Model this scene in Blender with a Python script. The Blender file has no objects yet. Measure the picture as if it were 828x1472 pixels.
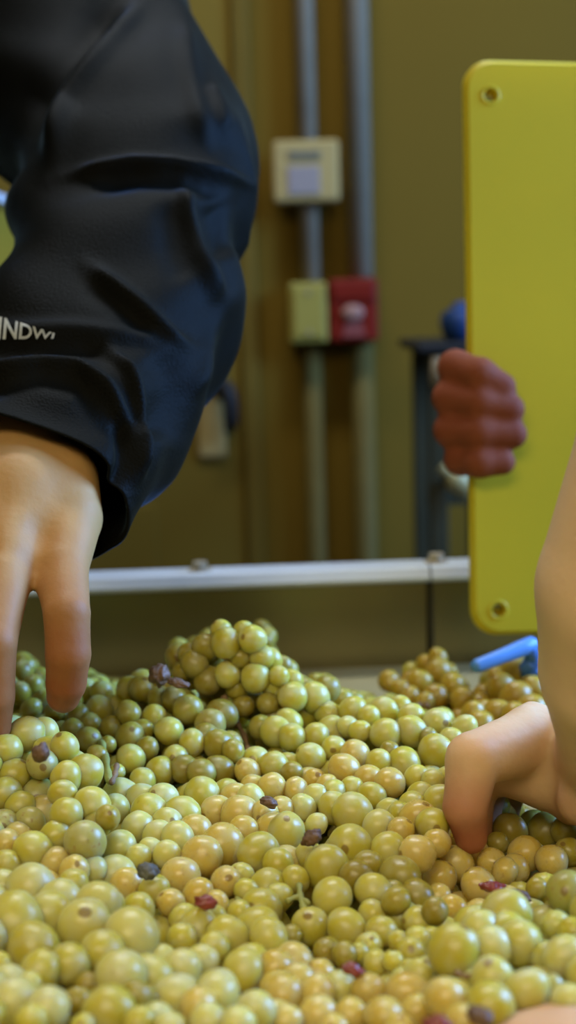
import bpy, bmesh, math, random
import numpy as np
from mathutils import Vector, Matrix
from mathutils.bvhtree import BVHTree

random.seed(7)
rng = np.random.default_rng(7)
SC = bpy.context.scene
COL = SC.collection

# ------------------------------------------------------------------ camera
FPX, W, H = 2000.0, 828.0, 1472.0
PITCH, ROLL = math.radians(8.5), math.radians(1.6)
CAM = np.array([0.0, 0.0, 1.2])
_F = np.array([0, math.cos(PITCH), -math.sin(PITCH)])
_R0 = np.array([1.0, 0, 0]); _U0 = np.array([0, math.sin(PITCH), math.cos(PITCH)])
_U = _U0 * math.cos(ROLL) + _R0 * math.sin(ROLL)
_R = _R0 * math.cos(ROLL) - _U0 * math.sin(ROLL)
cd = bpy.data.cameras.new('camera')
cd.sensor_fit = 'VERTICAL'; cd.sensor_height = 36.0
cd.lens = FPX / H * 36.0
cd.clip_start = 0.02; cd.clip_end = 50
cd.dof.use_dof = True; cd.dof.focus_distance = 0.55; cd.dof.aperture_fstop = 7.5
co = bpy.data.objects.new('camera', cd); COL.objects.link(co)
co.matrix_world = Matrix(((_R[0], _U[0], -_F[0], CAM[0]), (_R[1], _U[1], -_F[1], CAM[1]), (_R[2], _U[2], -_F[2], CAM[2]), (0, 0, 0, 1)))
SC.camera = co

# ------------------------------------------------------------------ light
wd = bpy.data.worlds.new('world'); SC.world = wd; wd.use_nodes = True
wb = wd.node_tree.nodes['Background']
wb.inputs[0].default_value = (0.75, 0.85, 1.0, 1); wb.inputs[1].default_value = 0.6


def area_light(name, loc, target, sx, sy, power, color):
    d = bpy.data.lights.new(name, 'AREA'); d.shape = 'RECTANGLE'; d.size = sx; d.size_y = sy
    d.energy = power; d.color = color
    o = bpy.data.objects.new(name, d); COL.objects.link(o); o.location = loc
    o.rotation_euler = (Vector(target) - Vector(loc)).to_track_quat('-Z', 'Y').to_euler()
    o['kind'] = 'helper'
    return o


# daylight entering by the window in the right wall, and the two ceiling lamps
area_light('daylight', (2.10, 0.95, 2.05), (0.0, 0.55, 1.0), 1.5, 1.1, 190, (0.18, 0.42, 1.0))
area_light('ceiling_lamp_light', (-0.25, -1.90, 2.93), (-0.25, -1.90, 0), 2.2, 1.1, 50, (1.0, 0.87, 0.53))
area_light('ceiling_lamp_light', (-0.05, 1.50, 2.93), (-0.05, 1.50, 0), 1.2, 0.25, 28, (0.90, 0.96, 1.0))
area_light('added_fill_light', (-0.20, -0.45, 2.03), (-0.20, -0.10, 0), 0.9, 0.36, 7.5, (1.0, 0.90, 0.60))  # added fill, no known source: lights front grapes more than the back
SC.view_settings.view_transform = 'Standard'
SC.view_settings.look = 'None'
SC.view_settings.gamma = 1.0
SC.view_settings.use_curve_mapping = False
SC.view_settings.exposure = 0.08


# ------------------------------------------------------------------ helpers
def ray(px, py):
    return _F + _R * ((px - W / 2) / FPX) - _U * ((py - H / 2) / FPX)


def P(px, py, z):
    """world point seen at pixel (px,py) at depth z along the optical axis"""
    return CAM + z * ray(px, py)


def hit(px, py, axis, val):
    d = ray(px, py); t = (val - CAM[axis]) / d[axis]
    return CAM + t * d


def project(p):
    v = np.asarray(p) - CAM
    z = v @ _F
    return W / 2 + FPX * (v @ _R) / z, H / 2 - FPX * (v @ _U) / z, z


def depth_at_drop(px, py, drop):
    """depth at which the view ray lies `drop` metres below the camera"""
    return drop / -ray(px, py)[2]


def tag(o, label=None, cat=None, group=None, kind=None):
    if label: o['label'] = label
    if cat: o['category'] = cat
    if group: o['group'] = group
    if kind: o['kind'] = kind
    return o


def empty(name, loc, label=None, cat=None, group=None):
    o = bpy.data.objects.new(name, None); COL.objects.link(o)
    o.location = Vector(loc); o.empty_display_size = 0.02
    return tag(o, label, cat, group)


def link(name, me, mat, parent=None):
    """mesh in world coordinates linked as one object, parented without moving"""
    o = bpy.data.objects.new(name, me); COL.objects.link(o)
    if mat and not me.materials: me.materials.append(mat)
    if parent:
        o.parent = parent
        o.matrix_parent_inverse = Matrix.Translation(-Vector(parent_world(parent)))
    return o


def parent_world(o):
    v = Vector(o.location)
    if o.parent and o.type == 'EMPTY': v += parent_world(o.parent)
    return v


def child(name, me, mat, part):
    """sub-part: a mesh in world coordinates under a part that itself sits at the thing's origin offset"""
    o = bpy.data.objects.new(name, me); COL.objects.link(o)
    if mat and not me.materials: me.materials.append(mat)
    o.parent = part
    bpy.context.view_layer.update()
    o.matrix_parent_inverse = part.matrix_world.inverted()
    return o


def mesh(name, vs, fs, smooth=True):
    me = bpy.data.meshes.new(name)
    me.from_pydata([tuple(map(float, v)) for v in vs], [], [tuple(map(int, f)) for f in fs])
    me.update()
    if smooth:
        me.polygons.foreach_set('use_smooth', [True] * len(me.polygons))
    return me


def bm_mesh(name, bm, smooth=False):
    me = bpy.data.meshes.new(name)
    bmesh.ops.recalc_face_normals(bm, faces=bm.faces)
    bm.to_mesh(me); bm.free()
    if smooth: me.polygons.foreach_set('use_smooth', [True] * len(me.polygons))
    return me


def add_box(bm, lo, hi, bev=0.0, seg=2, mtx=None):
    lo = Vector(lo); hi = Vector(hi)
    r = bmesh.ops.create_cube(bm, size=1.0)
    vs = r['verts']
    for v in vs:
        v.co = Vector((lo[i] + (v.co[i] + .5) * (hi[i] - lo[i]) for i in range(3)))
    if bev > 0:
        es = list({e for v in vs for e in v.link_edges})
        q = bmesh.ops.bevel(bm, geom=es, offset=bev, segments=seg, affect='EDGES', profile=.5)
        vs = list({v for f in q['faces'] for v in f.verts} | {v for v in vs if v.is_valid})
    if mtx:
        for v in vs: v.co = mtx @ v.co
    return vs


def box(name, lo, hi, mat, parent=None, bev=0.0, seg=2, mtx=None):
    bm = bmesh.new(); add_box(bm, lo, hi, bev, seg, mtx)
    return link(name, bm_mesh(name, bm), mat, parent)


def tube(pts, rads, n=14, cap=True):
    """swept tube through world points"""
    pts = [np.asarray(p, float) for p in pts]
    vs, fs = [], []
    up = np.array([0.13, 0.31, 0.94])
    for i, p in enumerate(pts):
        t = pts[min(i + 1, len(pts) - 1)] - pts[max(i - 1, 0)]
        t /= np.linalg.norm(t)
        a = np.cross(t, up)
        if np.linalg.norm(a) < 1e-3: a = np.cross(t, [1, 0, 0])
        a /= np.linalg.norm(a); b = np.cross(t, a)
        r = rads[i] if hasattr(rads, '__len__') else rads
        for k in range(n):
            an = 2 * math.pi * k / n
            vs.append(p + r * (math.cos(an) * a + math.sin(an) * b))
    for i in range(len(pts) - 1):
        for k in range(n):
            fs.append((i * n + k, i * n + (k + 1) % n, (i + 1) * n + (k + 1) % n, (i + 1) * n + k))
    if cap:
        fs.append(tuple(range(n - 1, -1, -1))); m = (len(pts) - 1) * n
        fs.append(tuple(range(m, m + n)))
    return vs, fs


def smooth_path(pts, n=8):
    pts = [np.asarray(p, float) for p in pts]
    out = []
    for i in range(len(pts) - 1):
        p0 = pts[max(i - 1, 0)]; p1 = pts[i]; p2 = pts[i + 1]; p3 = pts[min(i + 2, len(pts) - 1)]
        for k in range(n):
            t = k / n
            out.append(.5 * (2 * p1 + (p2 - p0) * t + (2 * p0 - 5 * p1 + 4 * p2 - p3) * t * t + (3 * p1 - p0 - 3 * p2 + p3) * t ** 3))
    out.append(pts[-1])
    return out


# ------------------------------------------------------------------ materials
def mat(name, col, rough=.5, metal=0.0, spec=.5, noise=0.0, nscale=8.0, bump=0.0, bscale=60.0, sss=0.0, sssr=(1, .4, .2), scl=.01, coat=0.0, sheen=0.0, col2=None, transl=0.0):
    m = bpy.data.materials.new(name); m.use_nodes = True
    nt = m.node_tree; b = nt.nodes['Principled BSDF']
    b.inputs['Roughness'].default_value = rough
    b.inputs['Metallic'].default_value = metal
    b.inputs['Specular IOR Level'].default_value = spec
    b.inputs['Base Color'].default_value = (*col, 1)
    if coat: b.inputs['Coat Weight'].default_value = coat; b.inputs['Coat Roughness'].default_value = .15
    if sheen: b.inputs['Sheen Weight'].default_value = sheen; b.inputs['Sheen Roughness'].default_value = .18; b.inputs['Sheen Tint'].default_value = (.45, .72, 1, 1)
    if sss:
        b.inputs['Subsurface Weight'].default_value = sss
        b.inputs['Subsurface Radius'].default_value = sssr
        b.inputs['Subsurface Scale'].default_value = scl
    tc = nt.nodes.new('ShaderNodeTexCoord')
    if noise > 0:
        n = nt.nodes.new('ShaderNodeTexNoise'); n.inputs['Scale'].default_value = nscale; n.inputs['Detail'].default_value = 5
        nt.links.new(tc.outputs['Object'], n.inputs['Vector'])
        r = nt.nodes.new('ShaderNodeValToRGB')
        c2 = col2 or tuple(max(0, c * (1 - noise)) for c in col)
        r.color_ramp.elements[0].color = (*c2, 1); r.color_ramp.elements[0].position = .3
        r.color_ramp.elements[1].color = (*col, 1); r.color_ramp.elements[1].position = .7
        nt.links.new(n.outputs['Fac'], r.inputs[0]); nt.links.new(r.outputs[0], b.inputs['Base Color'])
    if bump > 0:
        n = nt.nodes.new('ShaderNodeTexNoise'); n.inputs['Scale'].default_value = bscale; n.inputs['Detail'].default_value = 4
        nt.links.new(tc.outputs['Object'], n.inputs['Vector'])
        bp = nt.nodes.new('ShaderNodeBump'); bp.inputs['Strength'].default_value = bump; bp.inputs['Distance'].default_value = .002
        nt.links.new(n.outputs['Fac'], bp.inputs['Height']); nt.links.new(bp.outputs[0], b.inputs['Normal'])
    if transl:
        t = nt.nodes.new('ShaderNodeBsdfTranslucent'); t.inputs[0].default_value = (*col, 1)
        mx = nt.nodes.new('ShaderNodeMixShader'); mx.inputs[0].default_value = transl
        nt.links.new(b.outputs[0], mx.inputs[1]); nt.links.new(t.outputs[0], mx.inputs[2])
        nt.links.new(mx.outputs[0], nt.nodes['Material Output'].inputs[0])
    return m


def grape_mat(name, c_lo, c_hi, scar=(.16, .07, .015), island=False, rough=.31, bloom=.35, sss=.95, freckle=.0):
    """berry skin: per-berry hue, waxy bloom in patches, brown scar at the tip (local -Z pole)"""
    m = bpy.data.materials.new(name); m.use_nodes = True
    nt = m.node_tree; N = nt.nodes; L = nt.links; b = N['Principled BSDF']
    oi = N.new('ShaderNodeObjectInfo'); tc = N.new('ShaderNodeTexCoord')
    mx = N.new('ShaderNodeMix'); mx.data_type = 'RGBA'
    mx.inputs[6].default_value = (*c_lo, 1); mx.inputs[7].default_value = (*c_hi, 1)
    if island:
        ge = N.new('ShaderNodeNewGeometry'); rnd = ge.outputs['Random Per Island']
    else: rnd = oi.outputs['Random']
    L.new(rnd, mx.inputs[0])
    add = N.new('ShaderNodeVectorMath'); add.operation = 'MULTIPLY_ADD'
    comb = N.new('ShaderNodeCombineXYZ'); ml = N.new('ShaderNodeMath'); ml.operation = 'MULTIPLY'; ml.inputs[1].default_value = 37
    L.new(rnd, ml.inputs[0])
    for i in range(3): L.new(ml.outputs[0], comb.inputs[i])
    add.inputs[1].default_value = (1, 1, 1); L.new(tc.outputs['Object'], add.inputs[0]); L.new(comb.outputs[0], add.inputs[2])
    n1 = N.new('ShaderNodeTexNoise'); n1.inputs['Scale'].default_value = 1.3; n1.inputs['Detail'].default_value = 3
    L.new(add.outputs[0], n1.inputs['Vector'])
    # waxy bloom
    rb = N.new('ShaderNodeMapRange'); rb.inputs[1].default_value = .42; rb.inputs[2].default_value = .72; rb.inputs[4].default_value = bloom
    L.new(n1.outputs['Fac'], rb.inputs[0])
    m2 = N.new('ShaderNodeMix'); m2.data_type = 'RGBA'; L.new(rb.outputs[0], m2.inputs[0]); L.new(mx.outputs[2], m2.inputs[6])
    m2.inputs[7].default_value = (.50, .48, .33, 1)
    # brown freckles
    n2 = N.new('ShaderNodeTexNoise'); n2.inputs['Scale'].default_value = 2.6; n2.inputs['Detail'].default_value = 4
    L.new(add.outputs[0], n2.inputs['Vector'])
    rf = N.new('ShaderNodeMapRange'); rf.inputs[1].default_value = .60; rf.inputs[2].default_value = .74; rf.inputs[4].default_value = freckle
    L.new(n2.outputs['Fac'], rf.inputs[0])
    m3 = N.new('ShaderNodeMix'); m3.data_type = 'RGBA'; L.new(rf.outputs[0], m3.inputs[0]); L.new(m2.outputs[2], m3.inputs[6])
    m3.inputs[7].default_value = (.30, .15, .03, 1)
    # stylar scar
    sp = N.new('ShaderNodeSeparateXYZ'); L.new(tc.outputs['Object'], sp.inputs[0])
    rs = N.new('ShaderNodeMapRange'); rs.inputs[1].default_value = -1.035; rs.inputs[2].default_value = -1.05; rs.inputs[4].default_value = .7
    L.new(sp.outputs[2], rs.inputs[0])
    m4 = N.new('ShaderNodeMix'); m4.data_type = 'RGBA'; L.new(rs.outputs[0], m4.inputs[0]); L.new(m3.outputs[2], m4.inputs[6])
    m4.inputs[7].default_value = (*scar, 1)
    L.new(m4.outputs[2], b.inputs['Base Color'])
    rr = N.new('ShaderNodeMapRange'); rr.inputs[3].default_value = rough - .08; rr.inputs[4].default_value = rough + .14
    L.new(n1.outputs['Fac'], rr.inputs[0]); L.new(rr.outputs[0], b.inputs['Roughness'])
    b.inputs['Subsurface Weight'].default_value = sss
    b.inputs['Subsurface Radius'].default_value = (1.0, .8, .25)
    b.inputs['Subsurface Scale'].default_value = .012
    b.inputs['Specular IOR Level'].default_value = .42
    return m


def skin_mat(name, col, red, rough=.58):
    m = bpy.data.materials.new(name); m.use_nodes = True
    nt = m.node_tree; N = nt.nodes; L = nt.links; b = N['Principled BSDF']
    tc = N.new('ShaderNodeTexCoord')
    at = N.new('ShaderNodeAttribute'); at.attribute_name = 'flush'
    n = N.new('ShaderNodeTexNoise'); n.inputs['Scale'].default_value = 45; n.inputs['Detail'].default_value = 4
    L.new(tc.outputs['Object'], n.inputs['Vector'])
    ad = N.new('ShaderNodeMath'); ad.operation = 'MULTIPLY_ADD'; ad.inputs[1].default_value = .5; ad.use_clamp = True
    sb = N.new('ShaderNodeMath'); sb.operation = 'SUBTRACT'; sb.inputs[1].default_value = .25
    L.new(n.outputs['Fac'], ad.inputs[0]); L.new(at.outputs['Fac'], sb.inputs[0]); L.new(sb.outputs[0], ad.inputs[2])
    mx = N.new('ShaderNodeMix'); mx.data_type = 'RGBA'; mx.inputs[6].default_value = (*col, 1); mx.inputs[7].default_value = (*red, 1)
    L.new(ad.outputs[0], mx.inputs[0]); L.new(mx.outputs[2], b.inputs['Base Color'])
    b.inputs['Roughness'].default_value = rough
    b.inputs['Specular IOR Level'].default_value = .28
    b.inputs['Subsurface Weight'].default_value = .2
    b.inputs['Subsurface Radius'].default_value = (1, .35, .2); b.inputs['Subsurface Scale'].default_value = .004
    w = N.new('ShaderNodeTexNoise'); w.inputs['Scale'].default_value = 320; w.inputs['Detail'].default_value = 3
    L.new(tc.outputs['Object'], w.inputs['Vector'])
    bp = N.new('ShaderNodeBump'); bp.inputs['Strength'].default_value = .25; bp.inputs['Distance'].default_value = .0008
    L.new(w.outputs['Fac'], bp.inputs['Height']); L.new(bp.outputs[0], b.inputs['Normal'])
    return m


M = {}
M['wall'] = mat('wall_paint', (.140, .079, .0085), .85, spec=.06, noise=.12, nscale=1.5, bump=.1)
M['wall_side'] = mat('side_wall_paint', (.20, .16, .08), .85, noise=.1, nscale=1.5)
M['ceiling'] = mat('ceiling_paint', (.34, .31, .25), .9, noise=.06)
M['floor'] = mat('concrete_floor', (.17, .15, .12), .6, noise=.3, nscale=3)
M['door'] = mat('door_paint', (.150, .088, .009), .7, spec=.1, noise=.12, nscale=2)
M['trim'] = mat('trim_paint', (.118, .068, .007), .7, spec=.1, noise=.1)
M['conduit'] = mat('galvanised_conduit', (.25, .19, .115), .55, spec=.1, noise=.15, nscale=20)
M['conduit_paint'] = mat('painted_conduit', (.105, .073, .016), .7, spec=.1, noise=.1, nscale=20)
M['cream'] = mat('cream_plastic', (.33, .225, .075), .6, spec=.1, noise=.06)
M['lavender'] = mat('lavender_panel', (.235, .185, .155), .5, spec=.1, noise=.05)
M['slot'] = mat('dark_slot', (.11, .09, .045), .6, noise=.1)
M['yellow_box'] = mat('yellow_box_enamel', (.26, .19, .028), .6, spec=.2, noise=.08)
M['red'] = mat('red_enamel', (.15, .009, .003), .5, spec=.1, noise=.1)
M['white'] = mat('white_plastic', (.28, .13, .085), .5, spec=.2, noise=.06)
M['steel'] = mat('brushed_stainless', (.33, .27, .13), .33, metal=1.0, noise=.15, nscale=12, bump=.06, bscale=90)
M['rim_steel'] = mat('polished_rim', (.82, .86, .88), .38, metal=.45, noise=.08, nscale=25)
M['bolt'] = mat('brass_bolt', (.62, .52, .36), .4, metal=.5, noise=.15, nscale=60)
M['belt'] = mat('tray_belt', (.40, .34, .16), .5, noise=.2, nscale=14)
M['yellow'] = mat('yellow_polyethylene', (.84, .655, .03), .42, spec=.3, noise=.10, nscale=5, transl=.32)
M['yellow_old'] = mat('aged_yellow_plastic', (.30, .17, .006), .5, noise=.15, nscale=6)
M['hole'] = mat('bore_dark', (.03, .03, .02), .8, noise=.1)
M['blue'] = mat('blue_plastic', (.10, .27, .62), .4, noise=.1, nscale=30)
M['blue_dark'] = mat('navy_plastic', (.01, .03, .085), .5, spec=.2, noise=.1)
M['black'] = mat('black_plastic', (.012, .010, .008), .6, spec=.2, noise=.1)
M['grey_green'] = mat('grey_green_steel', (.042, .034, .014), .6, spec=.12, noise=.2)
M['brass'] = mat('brass', (.34, .27, .10), .5, metal=.2, noise=.1)
M['cloth'] = mat('black_fleece', (.0052, .0046, .0024), .56, spec=.036, noise=.25, nscale=40, bump=.3, bscale=900, sheen=.14)
M['thread'] = mat('white_thread', (.50, .49, .43), .8, noise=.25, nscale=300)
M['shirt'] = mat('grey_shirt', (.08, .08, .09), .9, noise=.15, nscale=30)
M['denim'] = mat('dark_denim', (.03, .04, .07), .9, noise=.2, nscale=50)
M['skin_l'] = skin_mat('skin_lean', (.46, .245, .078), (.27, .08, .024))
M['skin_r'] = skin_mat('skin_fair', (.74, .47, .25), (.40, .13, .055), .55)
M['skin_b'] = skin_mat('skin_ruddy', (.29, .072, .022), (.19, .034, .010), .75)
M['nail'] = mat('nail', (.45, .24, .17), .3, noise=.05)
M['g'] = grape_mat('grape_green', (.425, .345, .031), (.495, .42, .062), bloom=.45)
M['p'] = grape_mat('grape_pale', (.49, .425, .095), (.54, .475, .14), bloom=.55)
M['a'] = grape_mat('grape_amber', (.51, .355, .066), (.56, .41, .105), rough=.25, bloom=.3, freckle=.35)
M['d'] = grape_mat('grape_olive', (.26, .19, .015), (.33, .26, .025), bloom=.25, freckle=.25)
M['o'] = grape_mat('grape_golden', (.36, .21, .010), (.42, .27, .018), bloom=.1, freckle=.25)
M['s'] = grape_mat('grape_freckled', (.34, .295, .055), (.39, .345, .09), bloom=.35, freckle=.9)
M['mass'] = grape_mat('grape_mass_skin', (.26, .20, .02), (.52, .45, .08), island=True, bloom=0)
M['dead'] = mat('dried_berry', (.19, .095, .045), .6, noise=.6, nscale=180, bump=.6, bscale=260)
M['dead_red'] = mat('burst_red_berry', (.30, .05, .035), .35, noise=.5, nscale=150, bump=.4, bscale=200)
M['mould'] = mat('mouldy_berry', (.17, .16, .13), .7, noise=.8, nscale=160, bump=.4, bscale=200)
M['stem'] = mat('green_stem', (.32, .31, .06), .6, noise=.3, nscale=90, bump=.3, bscale=200)
M['stem_brown'] = mat('woody_stem', (.27, .15, .06), .7, noise=.4, nscale=90, bump=.3, bscale=200)
M['lamp'] = mat('lamp_housing', (.7, .7, .68), .5, noise=.03)
M['frame'] = mat('window_frame_paint', (.6, .6, .58), .5, noise=.05)

# ------------------------------------------------------------------ the room
YW = 2.50
XL, XR, YF, ZC = -2.6, 2.25, -2.6, 3.05


def struct(o):
    o['kind'] = 'structure'; return o


struct(box('floor', (XL, YF, -.1), (XR, YW, 0), M['floor']))
struct(box('ceiling', (XL, YF, ZC), (XR, YW, ZC + .1), M['ceiling']))
struct(box('wall_back', (XL, YW, 0), (XR, YW + .12, ZC), M['wall']))
struct(box('wall_left', (XL - .12, YF, 0), (XL, YW, ZC), M['wall_side']))
struct(box('wall_front', (XL, YF - .12, 0), (XR, YF, ZC), M['wall_side']))
bm = bmesh.new()
wy0, wy1, wz0, wz1 = .15, 1.75, 1.45, 2.65
add_box(bm, (XR, YF, 0), (XR + .12, wy0, ZC)); add_box(bm, (XR, wy1, 0), (XR + .12, YW, ZC))
add_box(bm, (XR, wy0, 0), (XR + .12, wy1, wz0)); add_box(bm, (XR, wy0, wz1), (XR + .12, wy1, ZC))
struct(link('wall_right', bm_mesh('wall_right', bm), M['wall_side']))
bm = bmesh.new()
for a0, a1, b0, b1 in ((wy0, wy0 + .05, wz0, wz1), (wy1 - .05, wy1, wz0, wz1), (wy0, wy1, wz0, wz0 + .05), (wy0, wy1, wz1 - .05, wz1), ((wy0 + wy1) / 2 - .02, (wy0 + wy1) / 2 + .02, wz0, wz1)):
    add_box(bm, (XR + .03, a0, b0), (XR + .08, a1, b1))
struct(link('window_1', bm_mesh('window_1', bm), M['frame']))

# door in the back wall, left of the conduits
xa = hit(352, 400, 1, YW)[0]
dx1 = hit(346, 500, 1, YW)[0]
door = empty('door_1', (dx1 - .45, YW - .02, 0)); door['kind'] = 'structure'
box('door_leaf', (dx1 - .90, YW - .025, .01), (dx1, YW, 2.05), M['door'], door, bev=.003)
for z0, z1 in ((.15, .85), (1.2, 1.9)):
    box('door_panel', (dx1 - .78, YW - .031, z0), (dx1 - .16, YW - .022, z1), M['door'], door, bev=.004)
fw = hit(372, 500, 1, YW)[0]
struct(box('trim_1', (dx1 + .002, YW - .035, 0), (fw, YW, 2.12), M['trim'], bev=.004))
struct(box('trim_2', (dx1 - .965, YW - .035, 0), (dx1 - .903, YW, 2.12), M['trim'], bev=.004))
struct(box('trim_3', (dx1 - .902, YW - .035, 2.055), (dx1 + .001, YW, 2.12), M['trim'], bev=.004))
bb = struct(box('baseboard_back', (fw + .01, YW - .02, 0), (XR - .01, YW, .1), M['trim'], bev=.003))
# lever handle on a cream plate
c = hit(307, 590, 1, YW - .03)
hd = empty('door_handle', (c[0], YW - .025, c[2])); hd.parent = door; hd.matrix_parent_inverse = Matrix.Translation(-Vector(door.location))
pl = bmesh.new(); add_box(pl, (c[0] - .030, YW - .037, c[2] - .085), (c[0] + .022, YW - .026, c[2] + .10), .008, 3)
o = bpy.data.objects.new('handle_plate', bm_mesh('handle_plate', pl)); COL.objects.link(o); o.data.materials.append(M['cream']); o.parent = hd
bpy.context.view_layer.update(); o.matrix_parent_inverse = hd.matrix_world.inverted()
c2 = hit(330, 578, 1, YW - .06)
v, f = tube(smooth_path([c2 + (-.02, .035, .0), c2 + (-.012, 0, .03), c2 + (0, -.012, .012), c2 + (.002, -.012, -.03), c2 + (-.004, .0, -.05)], 5), [.008] * 3 + [.014] * 14 + [.009] * 4, 12)
o = bpy.data.objects.new('lever', mesh('lever', v, f)); COL.objects.link(o); o.data.materials.append(M['black']); o.parent = hd
bpy.context.view_layer.update(); o.matrix_parent_inverse = hd.matrix_world.inverted()

# ------------------------------------------------------------------ wall fittings


def conduit(px_mid, py_top, py_bot, rad, label, mt_low, wall_gap=.012):
    """vertical conduit with clips: an upper galvanised length and a lower painted one"""
    x = hit(px_mid, (py_top + py_bot) / 2, 1, YW)[0]
    y = YW - rad - wall_gap
    z_top, z_b, z_b2, z_bot = ZC - .005, hit(px_mid, py_top, 1, YW - .085)[2], hit(px_mid, py_bot, 1, YW - .085)[2], .0
    e = empty('conduit', (x, y, z_bot), label, 'pipe', 'conduits running down the back wall')
    v, f = tube([(x, y, z_b), (x, y, z_top)], rad, 20)
    link('upper_pipe', mesh('upper_pipe', v, f), M['conduit'], e)
    v, f = tube([(x, y, z_bot), (x, y, z_b2)], rad * .96, 20)
    link('lower_pipe', mesh('lower_pipe', v, f), mt_low, e)
    for z in (.25, .62, 2.2, 2.8):
        bm = bmesh.new()
        add_box(bm, (x - rad * 2, YW - .006, z - .012), (x + rad * 2, YW, z + .012), .002)
        add_box(bm, (x - rad * 1.15, y - rad * 1.12, z - .012), (x + rad * 1.15, YW - .003, z + .012), .004)
        link('clip', bm_mesh('clip', bm), M['conduit'], e)
    return x


x1 = conduit(447, 404, 495, .0165, 'thinner grey conduit running down behind the cream thermostat box', M['conduit_paint'])
x2 = conduit(519, 398, 493, .0205, 'thicker grey conduit running down into the red alarm box', M['conduit_paint'])


def wall_rect(px0, py0, px1, py1, y):
    a = hit(px0, py1, 1, y); b = hit(px1, py0, 1, y)
    return a[0], a[2], b[0], b[2]


# thermostat
yb = YW - .085
ax, az, bx, bz = wall_rect(393, 199, 487, 292, yb)
e = empty('thermostat', ((ax + bx) / 2, YW, az), 'square cream thermostat box with lavender screen on the thinner conduit', 'thermostat')
box('case', (ax, yb, az), (bx, YW - .047, bz), M['cream'], e, bev=.008, seg=3)
ww, hh = bx - ax, bz - az
box('slot', (ax + ww * .24, yb - .003, az + hh * .68), (ax + ww * .72, yb + .004, az + hh * .82), M['slot'], e, bev=.001)
box('screen', (ax + ww * .22, yb - .003, az + hh * .12), (ax + ww * .70, yb + .004, az + hh * .58), M['lavender'], e, bev=.002)
box('back_box', (ax + ww * .12, YW - .047, az + hh * .12), (bx - ww * .12, YW - .044, bz - hh * .12), M['slot'], e)
box('mounting_bracket', (ax + ww * .04, YW - .050, az + hh * .3), (ax + ww * .12, YW, bz - hh * .3), M['cream'], e)
# yellow junction box and red alarm pull station
ax, az, bx, bz = wall_rect(417, 405, 470, 494, yb)
e = empty('junction_box', ((ax + bx) / 2, YW, az), 'narrow mustard yellow junction box beside the red alarm box', 'junction box')
box('case', (ax, yb, az), (bx, YW - .001, bz), M['yellow_box'], e, bev=.006)
box('cover_plate', (ax + .008, yb - .004, az + .01), (bx - .008, yb + .002, bz - .01), M['yellow_box'], e, bev=.002)
for zz in (az + .018, bz - .018):
    v, f = tube([((ax + bx) / 2, yb - .006, zz), ((ax + bx) / 2, yb, zz)], .004, 10)
    link('screw', mesh('screw', v, f), M['conduit'], e)
ax, az, bx, bz = wall_rect(474, 399, 543, 492, yb)
e = empty('fire_alarm_box', ((ax + bx) / 2, YW, az), 'red fire alarm pull box with pale handle on the thicker conduit', 'fire alarm')
box('case', (ax, yb, az), (bx, YW - .001, bz), M['red'], e, bev=.006)
cx, cz, ww, hh = (ax + bx) / 2, (az + bz) / 2, bx - ax, bz - az
box('upper_plate', (ax + .006, yb - .006, cz + hh * .16), (bx - .006, yb + .002, bz - .006), M['red'], e, bev=.003)
bm = bmesh.new()
r = bmesh.ops.create_uvsphere(bm, u_segments=18, v_segments=10, radius=1)
for q in r['verts']: q.co = Vector((cx - .002 + q.co.x * .020, yb - .006 + q.co.y * .008, cz - hh * .04 + q.co.z * .014))
link('pull_knob', bm_mesh('pull_knob', bm, True), M['white'], e)
bm = bmesh.new()
vsq = [(cx - .011, yb - .004, cz - hh * .12), (cx + .011, yb - .004, cz - hh * .12), (cx + .020, yb - .004, cz - hh * .42), (cx - .020, yb - .004, cz - hh * .42)]
b0 = [bm.verts.new(q) for q in vsq]; b1 = [bm.verts.new((q[0], yb + .002, q[2])) for q in vsq]
bm.faces.new(b0); bm.faces.new(b1[::-1])
for k in range(4): bm.faces.new((b0[k], b1[k], b1[(k + 1) % 4], b0[(k + 1) % 4]))
link('pull_handle', bm_mesh('pull_handle', bm), mat('faded_red', (.19, .03, .02), .5, noise=.2), e)

# steel cart by the back wall, half hidden by the yellow board
yc = 1.98
ax, az, bx, bz = wall_rect(600, 490, 760, 508, yc)
e = empty('utility_cart', ((ax + bx) / 2, yc + .15, 0), 'dark steel stand with black top behind the yellow board', 'stand')
box('top', (ax, yc, az), (bx, yc + .32, bz), M['black'], e, bev=.004)
xs = hit(620, 600, 1, yc)[0], hit(646, 600, 1, yc)[0]
for y0 in (yc + .02, yc + .27):
    box('leg', (xs[0], y0, 0), (xs[1], y0 + .03, az), M['grey_green'], e, bev=.003)
    box('leg', (bx - .05, y0, 0), (bx - .018, y0 + .03, az), M['grey_green'], e, bev=.003)
for zz in (.25, .6):
    box('shelf', (xs[0], yc + .02, zz), (bx - .018, yc + .30, zz + .02), M['grey_green'], e, bev=.002)
c = hit(633, 535, 1, yc - .01)
v, f = tube([c + (0, .02, -.02), c + (0, 0, -.015), c + (0, -.004, .02)], [.010, .014, .012], 12)
link('hook', mesh('hook', v, f), M['conduit'], e)
c = hit(658, 692, 1, yc - .02)
bm = bmesh.new()
v, f = tube(smooth_path([c + (-.022, 0, .022), c + (-.005, 0, .006), c + (.012, 0, -.008), c + (.03, .0, -.012)], 4), [.010] * 4 + [.019] * 6 + [.013] * 3, 14)
link('tap', mesh('tap', v, f), M['brass'], e)
v, f = tube([c + (.0, .0, 0), c + (.0, .045, 0)], .008, 10)
link('tap_neck', mesh('tap_neck', v, f), M['brass'], e)
box('pipe_board', (xs[1] - .03, yc + .022, c[2] - .04), (bx - .02, yc + .03, c[2] + .04), M['grey_green'], e)
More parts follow.
